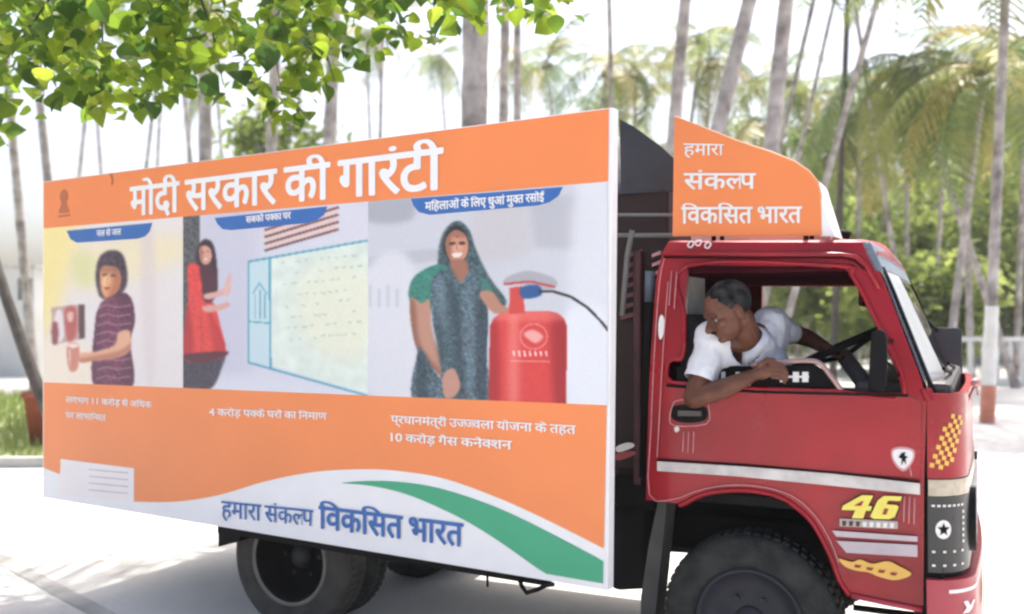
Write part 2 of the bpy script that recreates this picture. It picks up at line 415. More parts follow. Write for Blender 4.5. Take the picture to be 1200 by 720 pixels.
def frond_mesh(L, droop, seed):
    rd = random.Random(seed); bm = bmesh.new(); n = 30
    def pt(t): return Vector((L * (t - .18 * droop * t ** 3), 0, L * (.34 * t - (.34 + .72 * droop) * t * t)))
    tube(bm, [pt(i / 8) for i in range(9)], [.035 - .029 * i / 8 for i in range(9)], 4)
    for i in range(n):
        t = .12 + .88 * i / n; p = pt(t); d = (pt(t + .02) - pt(t)).normalized()
        ll = L * .27 * math.sin(math.pi * (.12 + .86 * t)) ** .7 * rd.uniform(.8, 1.1); wd = .024 * L / 3
        for s in (-1, 1):
            if rd.random() < .05: continue
            sd = (Vector((0, s, 0)) + d * rd.uniform(.45, .75) + Vector((0, 0, rd.uniform(-.5, .0)))).normalized()
            a, b, c = p, p + sd * ll * .55 + Vector((0, 0, -.05 * ll)), p + sd * ll * .9 + Vector((0, 0, -ll * rd.uniform(.3, .6)))
            v = [bm.verts.new(q) for q in (a - d * wd, a + d * wd, b + d * wd * 1.2, b - d * wd * 1.2, c)]
            bm.faces.new([v[0], v[1], v[2], v[3]]); bm.faces.new([v[3], v[2], v[4]])
    me = bpy.data.meshes.new('frond'); bm.to_mesh(me); bm.free(); me.materials.append(FROND); return me
FM = [frond_mesh(3.4, .55, 1), frond_mesh(3.2, .85, 2), frond_mesh(3.0, 1.15, 3), frond_mesh(3.5, .3, 4)]
def palm(x1, y1, x2, y2, wpx, Y, H, label, nf=14, bark=None, crown=True, painted=False, scale=1.0, sway=.2):
    """x1,y1 upper and x2,y2 lower picture points of the visible trunk, Y metres away"""
    a, b = at_depth(x1, y1, Y), at_depth(x2, y2, Y)
    sl_ = (a.x - b.x) / (a.z - b.z) if abs(a.z - b.z) > 1e-3 else 0
    base = Vector((b.x - sl_ * b.z, Y, 0)); root = empty('coconut_palm', base); r = wpx / FPX * Y / 2
    tag(root, label, 'palm tree', 'coconut palms behind the truck')
    n = 16; pts = []; rad = []
    ly = random.uniform(-.03, .03)
    for i in range(n + 1):
        t = i / n; h = H * t; pts.append(Vector((sl_ * h + sway * math.sin(t * 3.1) * .25 * (1 if sl_ >= 0 else -1) * (h > a.z) * (t - .5), ly * h, h)))
        rad.append(r * (1.25 if i == 0 else 1.05 if i == 1 else 1.0 - .3 * t) * (1.04 if i % 2 else .98))
    bm = bmesh.new(); P_ = []; Rr = []
    for i in range(n):          # ring scars
        for s in (0, .5):
            P_.append(pts[i].lerp(pts[i + 1], s)); Rr.append((rad[i] * (1 - s) + rad[i + 1] * s) * (1.05 if s == 0 else .97))
    P_.append(pts[-1]); Rr.append(rad[-1]); tube(bm, P_, Rr, 10)
    from_bm('trunk', bm, bark or BARK, root, True)
    if painted:
        for nm, h0, h1, mm in (('painted_band', .01, .62, OXIDE), ('limewash_band', .63, 1.95, LIME)):
            bm = bmesh.new(); q = [Vector((sl_ * h, ly * h, h)) for h in np.linspace(h0, h1, 6)]
            tube(bm, q, [r * (1.3 - .04 * h0 - .1 * h / 2) for h in np.linspace(h0, h1, 6)], 12, False); from_bm(nm, bm, mm, root, True)
    if crown:
        top = pts[-1]; t0 = random.uniform(0, 6)
        for k in range(nf):
            o = bpy.data.objects.new('frond', random.choice(FM)); COL.objects.link(o); o.parent = root
            el = random.uniform(-.55, .75) if k % 3 else random.uniform(-1.1, -.5)
            M = Matrix.Rotation(t0 + k * 2.4 + random.uniform(-.2, .2), 3, 'Z') @ Matrix.Rotation(-el, 3, 'Y') @ Matrix.Rotation(random.uniform(-.4, .4), 3, 'X')
            s = scale * random.uniform(.85, 1.15)
            o.matrix_local = Matrix.Translation(top) @ (M @ Matrix.Diagonal((s, s, s))).to_4x4()
        bm = bmesh.new()
        for k in range(7):
            an = k * .9; c = top + Vector((math.cos(an) * .2, math.sin(an) * .2, -.28 - .08 * (k % 2)))
            bmesh.ops.create_icosphere(bm, subdivisions=1, radius=.13, matrix=Matrix.Translation(c))
        from_bm('coconut_cluster', bm, mat('coconut_husk', (.12, .14, .04), .7), root, True)
    return root
# ---- visible trunks, left to right
palm(18, 170, 24, 245, 11, 24, 13, 'slim leaning coconut palm trunk at the far left edge beside the white building', sway=0)
palm(44, 110, 54, 205, 11, 21, 13, 'leaning coconut palm trunk just left of the rear top corner of the banner', sway=0)
palm(106, 120, 96, 205, 5, 34, 15, 'thin dark curved palm trunk above the left end of the orange header')
palm(182, 120, 173, 195, 5, 36, 16, 'thin palm trunk leaning right, left one of a close pair above the banner heading')
palm(192, 110, 187, 192, 4, 41, 17, 'thin upright palm trunk, right one of a close pair above the banner heading')
palm(213, 90, 222, 188, 6, 30, 15, 'slim palm trunk leaning left above the first word of the banner heading')
palm(243, 120, 243, 185, 17, 19, 12, 'broad pale palm trunk above the gap between the first two words of the heading')
palm(392, 60, 388, 165, 17, 18, 12, 'thick pale palm trunk standing above the middle of the banner heading')
palm(322, 60, 318, 175, 15, 21, 13, 'grey palm trunk half hidden by the hanging leaves above the banner')
palm(448, 60, 446, 155, 5, 33, 16, 'very thin straight palm trunk in the white gap right of the hanging leaves')
palm(558, 30, 556, 140, 34, 10.5, 11, 'thickest palm trunk, standing close behind the banner top', nf=16)
palm(592, 30, 590, 135, 12, 21, 14, 'straight grey palm trunk, left one of two beside the thickest trunk')
palm(606, 40, 606, 135, 10, 24, 15, 'straight grey palm trunk, right one of two beside the thickest trunk')
palm(714, 20, 716, 125, 7, 29, 15, 'slim upright palm trunk above the right upper corner of the banner')
palm(801, 12, 791, 130, 17, 17, 12, 'pale palm trunk rising behind the left corner of the roof sign')
palm(876, 12, 842, 152, 21, 14.5, 12, 'thick grey palm trunk leaning right behind the roof sign slope')
palm(919, 12, 903, 172, 21, 16, 13, 'thick pale palm trunk leaning slightly right above the curved end of the roof sign')
palm(952, 12, 920, 150, 7, 27, 15, 'thin palm trunk leaning right, first right of the thick pale trunk')
palm(973, 20, 938, 175, 6, 31, 16, 'thin palm trunk leaning right, second right of the thick pale trunk')
palm(989, 20, 986, 115, 8, 26, 14, 'dark upright palm trunk crossing behind the long leaning trunk', bark=BARKD)
palm(1026, 12, 966, 222, 9, 22, 14, 'long bare palm trunk leaning strongly right above the cab roof')
palm(1018, 120, 1042, 270, 6, 27, 13, 'thin palm trunk leaning left above the windscreen')
palm(1086, 140, 1126, 260, 9, 25, 8.4, 'palm leaning left with a low crown right of the cab', nf=16, scale=1.0)
palm(1150, 120, 1117, 380, 10, 23, 7.6, 'palm with pale trunk leaning right just behind the far mirror', nf=16)
palm(1128, 150, 1136, 380, 8, 26, 8.6, 'straight palm between the leaning palms right of the cab', nf=16)
palm(1178, 60, 1158, 470, 13, 16.4, 9.5, 'palm with whitewashed trunk and red oxide base at the right of the frame', nf=16, painted=True)
palm(1108, 60, 1096, 330, 6, 36, 11.5, 'distant palm with full green crown above the far mirror', nf=16)
palm(1058, 80, 1062, 300, 6, 38, 11, 'distant palm with full green crown above the windscreen top', nf=16)
palm(1210, 60, 1196, 330, 8, 28, 9.0, 'palm whose drooping crown enters at the right edge', nf=18)
palm(836, 60, 826, 200, 6, 42, 13, 'distant palm with yellowish crown behind the roof sign', nf=14)
palm(745, 60, 742, 200, 5, 44, 13, 'distant palm with thin crown between banner and roof sign', nf=14)
palm(640, 60, 652, 200, 4, 50, 15, 'faint distant palm right of the pair of straight trunks', nf=12)
palm(1010, 100, 1004, 330, 7, 33, 9.4, 'palm with low hanging fronds seen over the cab roof corner', nf=16)
palm(968, 180, 958, 330, 6, 36, 9.0, 'palm showing through the driver window with a low crown', nf=16)
palm(1150, 60, 1172, 300, 6, 40, 11, 'farthest palm with rounded crown at the right', nf=16)
palm(700, 120, 690, 300, 6, 40, 9.5, 'short distant palm behind the gap between banner and cab', nf=14)
ORDN = 'leftmost,second,third,fourth,fifth,sixth,seventh,eighth,ninth,tenth,eleventh,twelfth,thirteenth,fourteenth,fifteenth,rightmost'.split(',')
for k in range(16):
    x_ = 690 + k * 34 + random.uniform(-9, 9); Y_ = random.uniform(34, 60); H_ = random.choice((9, 10.5, 12, 14)) + random.uniform(-1, 1)
    palm(x_ + random.uniform(-22, 30), 80, x_, 300, 270 / Y_, Y_, H_, '%s distant palm in the pale grove behind cab and roof sign, counting from the left' % ORDN[k], nf=9, scale=1.1)
for k in range(7):
    x_ = 120 + k * 80 + random.uniform(-15, 15); Y_ = random.uniform(48, 66)
    palm(x_ + random.uniform(-15, 15), 80, x_, 300, 250 / Y_, Y_, random.uniform(17, 21), '%s faint distant palm, counted from the left, above the orange header of the banner' % (ORDN[k] if k < 6 else 'rightmost'), nf=12)
# leaning dark trunk at the left edge
root = empty('leaning_tree', at_depth(-46, 210, 11.5).xy.to_3d()); tag(root, 'dark leaning tree trunk cut off by the left edge of the photo', 'tree')
bm = bmesh.new(); o0 = root.location; pts = [at_depth(-60, 120, 11.8), at_depth(-28, 240, 11.6), at_depth(6, 345, 11.4), at_depth(30, 415, 11.2), at_depth(62, 500, 11.1)]; pts.append(Vector((pts[-1].x + .1, 11.05, 0)))
tube(bm, [p - o0 for p in pts], [.07, .065, .065, .07, .075, .09], 10); from_bm('trunk', bm, BARKD, root, True)

def bush(name, label, cat, c, size, n, s0, s1, m=SHRUB, trunk=0, group=None):
    root = empty(name, c); tag(root, label, cat, group); V, F, sh = [], [], []
    cl = [(Vector((random.uniform(-1, 1) * size[0] * .7, random.uniform(-1, 1) * size[1] * .7, trunk + size[2] * random.uniform(.15, .85))), random.uniform(.3, .62), random.random()) for _ in range(16)]
    for i in range(n):
        cc, rr, cs = random.choice(cl); d = Vector((random.gauss(0, 1), random.gauss(0, 1), random.gauss(0, 1))); d.normalize(); d *= random.random() ** .45
        p = cc + Vector((d.x * size[0] * rr, d.y * size[1] * rr, d.z * size[2] * rr * .75))
        if p.z < .05: p.z = .05 + random.random() * .2
        s = random.uniform(s0, s1); M = rnd_rot(.3); k = len(V); V += [p + M @ Vector(q) * s for q in ((0, 0, 0), (.5, .34, .04), (1, 0, -.08), (.5, -.34, .04))]
        F.append((k, k + 1, k + 2, k + 3)); sh += [min(1, max(0, .6 * cs + .4 * random.random()))] * 4
    me = bpy.data.meshes.new('crown'); me.from_pydata(V, [], F); link('crown', me, m, root)
    at = me.attributes.new('shade', 'FLOAT', 'POINT'); at.data.foreach_set('value', sh)
    bm = bmesh.new(); tube(bm, [(0, 0, 0), (.08, 0, trunk * .6 + .3), (0, .05, trunk + size[2] * .5)], [.16 + trunk * .02, .12, .05], 8)
    for k in range(4):
        an = k * 1.6 + .4; tube(bm, [(0, 0, trunk * .8 + .2), (math.cos(an) * size[0] * .5, math.sin(an) * size[1] * .5, trunk + size[2] * .6)], [.07, .02], 6)
    from_bm('trunk', bm, BARK, root, True); return root
gb = 'leafy trees and shrubs behind the palms'
SHRUB2 = SHRUB
for (x, Y, sx, sz, tr, n, lab) in ((990, 34, 3.4, 3.6, 1.2, 3600, 'pale green leafy tree seen through the driver window'), (1075, 30, 2.6, 2.8, .6, 3200, 'rounded leafy tree right behind the windscreen'),
        (905, 42, 3.8, 4.5, 1.6, 3200, 'leafy tree behind the roof sign, seen between the leaning trunks'), (1040, 46, 4.2, 5.6, 2.5, 3800, 'tall yellow-green tree above the cab roof corner'),
        (1120, 40, 3.2, 4.5, 1.5, 3000, 'green tree behind the leaning palms right of the cab'), (845, 48, 3.2, 3.6, 1.5, 2200, 'low leafy tree seen past the back of the cab'), (1230, 40, 3.4, 4.5, 1.5, 2600, 'green tree cut off by the right edge behind the white railing'),
        (760, 50, 3.2, 5.8, 2.0, 2400, 'pale distant tree between the banner and the roof sign'), (330, 60, 4, 5.2, 3.5, 1800, 'faint distant tree top above the middle of the banner'), (640, 62, 4, 6.6, 2.2, 1800, 'faint distant tree above the right half of the banner'), (20, 34, 3.0, 3.0, .5, 2000, 'shrubby tree beside the white building at the left'),
        (1150, 52, 4.6, 7.5, 3, 2400, 'tall green tree rising behind the limewashed palm'), (960, 56, 4.6, 9.5, 3, 3000, 'tall pale tree between the leaning trunks above the roof sign'),
        (1080, 58, 5.0, 9.5, 3, 2600, 'tallest green tree above the windscreen'), (860, 58, 4.4, 9.5, 4, 2200, 'tall faint tree behind the thick leaning trunk'),         (330, 30, 2.0, 2.4, 6.2, 750, 'bluish green tree top hanging between the trunks above the middle of the banner'), (1190, 44, 4.6, 7.0, 2, 3400, 'broad tree behind the railing at the right edge'), (1010, 60, 5.0, 9, 3, 2600, 'tall pale tree behind the long leaning trunk'), (930, 50, 4.0, 6.4, 2, 2800, 'mid height tree behind the right end of the roof sign'), (1170, 62, 5.0, 10, 3, 2600, 'tall pale tree at the upper right')):
    bush('leafy_tree', lab, 'tree', Vector(((x - 600) / FPX * Y, Y, 0)), (sx, sx * .8, sz), n, .22, .46, trunk=tr, group=gb)

# ============================================================ BUILDINGS AND FENCES IN THE BACKGROUND
root = empty('white_building', (-22, 30, 0)); tag(root, 'low white building with a small grey window at the left edge', 'building')
bm = bmesh.new(); prism(bm, [(-9, 0, 0), (7.4, 0, 0), (7.4, 0, 3.3), (-9, 0, 3.3)], (0, 6, 0), holes=[[(v.x + 22, 0, v.z) for v in (at_depth(x, y, 30) for x, y in ((20, 326), (38, 326), (38, 352), (20, 352)))]])
from_bm('wall', bm, WALLM, root)
bm = bmesh.new(); box(bm, (-.8, 3, 3.36), (16.6, 6.3, .1)); from_bm('roof', bm, mat('roof_slab', (.5, .5, .48), .9), root)
q = [at_depth(x, y, 30.1) for x, y in ((19, 325), (39, 325), (39, 353), (19, 353))]
bm = bmesh.new(); sheet(bm, [(v.x + 22, .12, v.z) for v in q]); wi = from_bm('window', bm, mat('grey_window', (.14, .15, .15), .3), root)
root = empty('boundary_wall', (0, 52, 0)); tag(root, 'long low whitewashed boundary wall behind the palms', 'wall')
bm = bmesh.new(); box(bm, (0, 0, .7), (110, .2, 1.4)); box(bm, (0, 0, 1.45), (110, .3, .1)); from_bm('wall', bm, WALLM, root)
bm = bmesh.new()
for k in range(-18, 19): box(bm, (k * 3, -.02, .8), (.35, .36, 1.7))
from_bm('pier', bm, WALLM, root); bpy.data.objects['pier']['kind'] = 'stuff'
root = empty('garden_pavilion', (19.5, 44, 0)); tag(root, 'pale low building behind the white railing at the right', 'building')
bm = bmesh.new(); box(bm, (3, 0, 1.35), (11, 5, 2.7)); from_bm('wall', bm, WALLM, root)
bm = bmesh.new(); prism(bm, [(-3.2, -3, 2.7), (9.2, -3, 2.7), (9.2, 0, 3.9), (-3.2, 0, 3.9)][:0] or [(-3.0, -3.2, 2.7), (-3.0, 3.2, 2.7), (-3.0, 0, 3.9)], (12.2, 0, 0)); from_bm('roof', bm, mat('pale_roof', (.42, .44, .43), .8, var=.2), root)
for k in range(4):
    bm = bmesh.new(); box(bm, (-1 + k * 2.6, -2.52, 1.5), (1.0, .06, 1.1)); from_bm('window', bm, DARKG, root)
root = empty('white_railing', on_ground(1135, 452)); tag(root, 'white concrete railing of upright balusters at the right edge', 'railing')
zr = root.location.y; bm = bmesh.new(); box(bm, (4.5, 0, 1.22), (10, .22, .12)); from_bm('rail', bm, WPAINT, root); bm = bmesh.new(); box(bm, (4.5, 0, .1), (10, .25, .2)); from_bm('plinth', bm, WPAINT, root)
bmm = bmesh.new(); tube(bmm, [(0, 0, .2), (0, 0, .4), (0, 0, .6), (0, 0, .9), (0, 0, 1.16)], [.06, .10, .05, .08, .05], 8); mb = bpy.data.meshes.new('baluster'); bmm.to_mesh(mb); bmm.free(); mb.materials.append(WPAINT)
for k in range(28):
    o = bpy.data.objects.new('baluster', mb); COL.objects.link(o); o.parent = root; o.location = (-.3 + k * .35, 0, 0)
root = empty('terracotta_planter', on_ground(46, 528)); tag(root, 'tapered red terracotta planter standing by the grass at the rear of the truck', 'planter')
s_ = root.location.y / FPX
bm = bmesh.new(); tube(bm, [(0, 0, 0), (0, 0, 62 * s_), (0, 0, 62.5 * s_), (0, 0, 69 * s_)], [9 * s_, 17 * s_, 20 * s_, 20 * s_], 24); from_bm('pot', bm, TERRA, root, True)
bm = bmesh.new(); tube(bm, [(0, 0, 69.3 * s_), (0, 0, 69.6 * s_)], 17 * s_, 20); from_bm('soil', bm, mat('soil', (.05, .035, .02), .95), root)

exec_marker = 0
# ============================================================ TRUCK
rz = math.atan2(Fw.y, Fw.x)
truck = empty('truck', ORG, rz); tag(truck, 'red cab-over lorry with a big orange campaign banner along its side', 'truck')
W = 1.86
def cab_plate(name, outer, m, off0, off1, holes=(), parent=truck, place=PS, hs=.06, bev=.004):
    """plate following the side of the cab; off0 outer, off1 inner (metres inboard)"""
    bm = bmesh.new(); O = [P(x, y, 0) for x, y in outer]
    O = []; 
    def hu(x, y): p = place(x, y, off0); return Vector((p.x, 0, p.z))
    prism(bm, [hu(*p) for p in outer], (0, off1 - off0, 0), [[hu(*p) for p in h] for h in holes])
    zs = [v.co.z for v in bm.verts]; cuts_h(bm, min(zs) + hs, max(zs), hs)
    for v in bm.verts: v.co.y += off0 + g(v.co.z)
    bmesh.ops.recalc_face_normals(bm, faces=bm.faces)
    o = from_bm(name, bm, m, parent)
    if bev: bevel(o, bev)
    return o
arch = [(804, 589), (818, 581.5), (840, 576), (873, 574.5), (907, 580), (929, 591), (951, 611), (967, 638), (976, 658), (984, 680), (996, 698)]
window = [(806, 311), (985, 312), (998, 322), (1020, 362), (1060, 461), (980, 459), (887, 456), (800, 450), (786, 447), (781, 441), (782, 427), (788, 421), (800, 417), (802, 370)]
side = [(783, 284), (776, 297), (769, 327), (763, 410), (759, 500), (757, 586), (790, 590)] + arch + [(1082, 716), (1083, 560), (1086, 466), (1078, 440), (1053, 374), (1036, 330), (1019, 292), (1012, 284)]
cab = cab_plate('cab_side', side, RED, .0, .04, [window])
# far side of the cab: same outline shifted across, with its own window
def far_plate(name, outer, m, v0, th, holes=(), inv=False):
    bm = bmesh.new()
    prism(bm, [Vector((p.x, v0, p.z)) for p in outer], (0, th, 0), holes); return from_bm(name, bm, m, truck)
sideU = [PS(x, y) for x, y in side]
def PF(x, y, v): return P(x, y, v)
holeA = [PF(x, y, W - .04) for x, y in ((893, 336), (1022, 336), (1050, 385), (1066, 440), (1068, 458), (893, 458))]
far_plate('cab_side', sideU, RED, W - .04, .04, [holeA])
# door skin, proud of the shell
door = [(779, 449), (800, 453.5), (887, 460), (980, 462.5), (1066, 465), (1079, 470), (1080, 500), (1078.5, 561), (1000, 555), (880, 546), (772, 536), (775, 500)]
dr = cab_plate('door', door, RED, -.009, .0, (), bev=.003)
def sp(x, y, off): return PS(x, y, -off)
# window surround
def ring(name, pts, r, m, parent, place=sp, off=.0, closed=True, seg=8):
    bm = bmesh.new(); q = [place(x, y, off) for x, y in pts]
    tube(bm, q + ([q[0], q[1]] if closed else []), r, seg); return from_bm(name, bm, m, parent, True)
ring('window_frame', spl(window, 4), .011, RED, truck, off=.002)
ring('weather_strip', [(781, 452), (887, 459.5), (980, 461.5), (1064, 464)], .006, BLACK, dr, off=.012, closed=False)
# rear quarter divider and front quarter pillar
bm = bmesh.new(); prism(bm, [PS(x, y, .012) for x, y in ((1021, 388), (1031, 385), (1041, 459), (1017, 459))], (0, .012, 0)); from_bm('quarter_window_post', bm, BLACK, truck)
# near-side mirror head, seen from behind inside the corner of the window
bm = bmesh.new(); q = [P(x, y, -.10) for x, y in spl([(1024, 392), (1036, 388), (1040, 400), (1039, 452), (1028, 457), (1021, 445)], 4)]; prism(bm, q, (0, -.05, 0)); mi = bevel(from_bm('mirror', bm, BLACK, truck), .01)
for q in ([PS(1052, 440, 0), P(1046, 430, -.08), P(1038, 425, -.12)], [PS(1045, 400, 0), P(1038, 400, -.08), P(1034, 400, -.12)]):
    bm = bmesh.new(); tube(bm, q, .008); from_bm('bracket', bm, BLACK, mi, True)
# stripe and trims
def plate(name, pts, m, parent=truck, off0=.012, th=.006, bev=0):
    return cab_plate(name, pts, m, -off0, -off0 + th, (), parent, bev=bev, hs=.2)
bm = bmesh.new()
st = [(770, 541), (870, 547), (980, 556), (1078, 567), (1078, 580), (980, 570), (870, 559), (770, 552)]
plate('side_stripe', st, SILVER, off0=.018, th=.012)
ring('stripe_edge', [(770, 539), (870, 545), (980, 554.5), (1078, 565)], .0035, BLACK, truck, off=.018, closed=False)
# pin lines
for ln in ([(779, 302), (773, 330), (767, 410), (763, 500), (761, 580), (790, 585), (812, 577), (838, 570.5), (873, 568.5), (908, 574), (934, 585), (957, 607), (974, 636), (983, 660)],
           [(783, 330), (777, 410), (771, 520), (770, 536)],
           [(788, 476), (792, 470), (812, 468), (827, 471), (831, 480), (828, 497), (790, 499), (785, 488), (788, 476)],
           [(801, 506), (800, 530)], [(807, 506), (806, 531)], [(813, 506), (812, 531)], [(1066, 582), (1065, 614)], [(1072, 583), (1071, 614)], [(1060, 582), (1059, 612)],
           [(787, 318), (784, 358)], [(793, 318), (790, 362)], [(1066, 545), (1068, 558)]):
    ring('pin_line', spl(ln, 3, False) if len(ln) > 2 else ln, .0022, PINKW, truck, off=.012, closed=False, seg=5)
# wheel arch lip and liner
bm = bmesh.new(); q = [PS(x, y, .0) for x, y in spl([(796, 592)] + arch, 4, False)]; tube(bm, q, .012, 8); from_bm('wheel_arch_lip', bm, RED, truck, True)
bm = bmesh.new(); q = [PS(x, y, .03) for x, y in spl(arch, 3, False)]; qb = [p + Vector((0, .55, 0)) for p in q]
va = [bm.verts.new(p) for p in q]; vb = [bm.verts.new(p) for p in qb]
for i in range(len(q) - 1): bm.faces.new([va[i], va[i + 1], vb[i + 1], vb[i]])
sheet(bm, qb + [Vector((qb[-1].x, qb[-1].y, .5)), Vector((qb[0].x, qb[0].y, .5))])
from_bm('wheel_arch_liner', bm, BLACK, truck)
# door handle recess
hd = plate('door_handle', spl([(788, 477), (806, 474), (827, 478), (827, 492), (806, 496), (788, 491)], 4), BLACK, dr, .012, .004)
plate('handle_lever', [(794, 481), (822, 482), (822, 488), (794, 488)], mat('handle_grey', (.06, .05, .05), .4), hd, .026, .012, .002)
plate('lock', spl([(790, 502), (794, 500), (796, 504), (792, 507)], 3), SILVER, dr, .014, .004)
plate('oval_badge', spl([(775, 369), (778.5, 376), (777, 392), (773.5, 398), (771.5, 390), (772, 376)], 4), WPAINT, truck, .012, .006)
# shield sticker with a prancing figure
sh_ = plate('shield_sticker', spl([(1045, 527), (1058, 524), (1071, 528), (1070, 541), (1059, 552.5), (1047, 542)], 5), PINKW, dr, .014, .004)
plate('shield_field', spl([(1047, 529), (1058, 526.5), (1069, 530), (1068, 540), (1059, 549.5), (1049, 541)], 5), WPAINT, sh_, .017, .002)
plate('horse_figure', [(1057, 531), (1061, 530), (1060, 534), (1064, 536), (1061, 538), (1062, 545), (1059, 540), (1056, 546), (1057, 538), (1053, 536)], BLACK, sh_, .020, .002)
# the number forty-six and its strip
def shear(pts): return [(986 + x * 67 + (1 - y) * 8 - 4, 580 + y * 27 + x * 2) for x, y in pts]
for nm, sc_, mm, of in (('number_outline', 1.0, BLACK, .012), ('number', .0, YEL, .016)):
    e = .018 if sc_ else 0
    four = [(.02 - e, .62 + e), (.02 - e, .48), (.30 - e, .0 - e), (.50 + e, .0 - e), (.46 + e, .46), (.53 + e, .46 - e), (.53 + e, .66 + e), (.45 + e, .66 + e), (.44 + e, 1 + e), (.24 - e, 1 + e), (.26 - e, .66 + e), (.02 - e, .66 + e)]
    six = [(.60 - e, .2), (.68, 0 - e), (1 + e, 0 - e), (1 + e, .2 + e), (.78, .2 + e), (.77, .36), (.95, .38 - e), (1 + e, .46), (.98 + e, .9), (.9, 1 + e), (.62, 1 + e), (.55 - e, .9)]
    bm = bmesh.new()
    plate(nm, shear(four), mm, truck, of, .004); plate(nm, shear(six), mm, truck, of, .004)
plate('number_gap', shear([(.33, .26), (.36, .26), (.34, .46), (.22, .46)]), RED, truck, .019, .003); plate('number_gap', shear([(.76, .56), (.83, .56), (.82, .80), (.75, .80)]), RED, truck, .019, .003)
stp = plate('sticker_strip', [(984, 608), (1052, 611), (1052, 620), (984, 617)], mat('grey_sticker', (.42, .38, .34), .6, var=.2), truck, .014, .004)
for k in range(8):
    x = 987 + k * 8; plate('strip_mark', [(x, 610.5 + (x - 984) * .045), (x + 5, 610.7 + (x - 984) * .045), (x + 4, 616.5 + (x - 984) * .045), (x, 616 + (x - 984) * .045)], MAROON if k < 3 else WPAINT, stp, .017, .003)
plate('silver_flash', [(975, 622), (1075, 629), (1075, 635), (980, 629)], mat('lilac_silver', (.48, .42, .46), .4, var=.15), truck, .013, .004)
plate('silver_flash', [(980, 634), (1075, 639), (1075, 653), (992, 648)], mat('lilac_silver', (.5, .45, .5), .4), truck, .013, .004)
scr = spl([(983, 655), (998, 659), (1008, 656), (1022, 661), (1040, 658), (1052, 663), (1068, 673), (1050, 680), (1030, 676), (1018, 671), (1004, 669), (990, 664)], 4)
fl = plate('flame_sticker', scr, YEL2, truck, .013, .004)
for k, (x, y) in enumerate(((1002, 662), (1016, 665), (1030, 668), (1044, 671))): plate('flame_mark', [(x, y), (x + 8, y + 1), (x + 5, y + 4), (x - 1, y + 3)], RED, fl, .016, .003)
ring('lower_sill', [(998, 698), (1040, 707), (1081, 715)], .012, ROOF, truck, off=.005, closed=False)

def lbox(name, u0, u1, v0, v1, h0, h1, m, parent=truck, bv=.01):
    bm = bmesh.new(); box(bm, ((u0 + u1) / 2, (v0 + v1) / 2, (h0 + h1) / 2), (abs(u1 - u0), abs(v1 - v0), abs(h1 - h0))); o = from_bm(name, bm, m, parent)
    if bv: bevel(o, bv)
    return o
# ---- front corner and front, swept in plan
uS = PS(1085, 520).x; RC = .15; RV = .20
def plan(h, s, bulge=0.0, back=0.0, rc=RC, rv=RV):
    """s 0..1 round the near corner, 1..2 across the front, 2..3 the far corner"""
    g0 = g(h)
    if s <= 1: a = s * math.pi / 2; return (uS + rc * math.sin(a) - back, g0 + rv * (1 - math.cos(a)))
    if s <= 2:
        v = g0 + rv + (W - 2 * (g0 + rv)) * (s - 1); return (uS + rc + bulge * math.sin((s - 1) * math.pi) - back, v)
    a = (s - 2) * math.pi / 2; return (uS + rc * math.cos(a) - back, W - g0 - rv + rv * math.sin(a))
def hz(y, x=1100): return PS(x, y).z
def sweep(name, h0, h1, m, parent=truck, s0=0, s1=3, n=36, out=0.0, bulge=.012, nh=4, th=.03, back=lambda h: 0, bev=0, smooth=True):
    bm = bmesh.new(); grid = []
    for j in range(nh + 1):
        h = h0 + (h1 - h0) * j / nh; row = []
        for i in range(n + 1):
            s = s0 + (s1 - s0) * i / n; u, v = plan(h, s, bulge, back(h))
            if s <= 1: nu, nv = math.sin(s * math.pi / 2), -math.cos(s * math.pi / 2)
            elif s <= 2: nu, nv = 1, 0
            else: nu, nv = math.cos((s - 2) * math.pi / 2), math.sin((s - 2) * math.pi / 2)
            row.append((bm.verts.new((u + nu * out, v + nv * out, h)), bm.verts.new((u + nu * (out - th), v + nv * (out - th), h))))
        grid.append(row)
    for j in range(nh):
        for i in range(n):
            a, b, c, d = grid[j][i], grid[j][i + 1], grid[j + 1][i + 1], grid[j + 1][i]
            bm.faces.new([a[0], b[0], c[0], d[0]]); bm.faces.new([a[1], d[1], c[1], b[1]])
    for i in range(n):
        a, b = grid[0][i], grid[0][i + 1]; bm.faces.new([a[0], a[1], b[1], b[0]]); a, b = grid[nh][i], grid[nh][i + 1]; bm.faces.new([a[0], b[0], b[1], a[1]])
    for j in range(nh):
        a, b = grid[j][0], grid[j + 1][0]; bm.faces.new([a[0], b[0], b[1], a[1]]); a, b = grid[j][n], grid[j + 1][n]; bm.faces.new([a[0], a[1], b[1], b[0]])
    o = from_bm(name, bm, m, parent, smooth)
    if smooth: 
        md = o.modifiers.new('n', 'EDGE_SPLIT'); md.split_angle = R(40)
    return o
hB = hz(462); hI1 = hz(563); hI0 = hz(582); hL0 = hz(672); hBm = hz(679)
lbox('inner_wing', uS - .05, uS + .06, .035, .12, .34, hB - .02, BLACK, bv=0)
front = sweep('front_panel', hI1 + .004, hB, RED, s0=.02, nh=6)
sweep('indicator_band', hI0, hI1, CREAM, s0=.03, out=.006)
clus = sweep('lamp_cluster', hL0, hI0 - .003, mat('black_plastic', (.018, .022, .024), .4, var=.3), s0=.02, out=.004, nh=3)
sweep('lamp_band_lower', hBm + .003, hL0 - .003, BLACK, s0=.03, out=-.012)
bumper = sweep('bumper', .30, hBm, ROOF, s0=.0, out=.03, bulge=.02, nh=4, th=.08)
sweep('bumper_line', hz(694), hz(690), WPAINT, bumper, s0=.3, s1=2.7, out=.0325, bulge=.02, nh=1, th=.004)
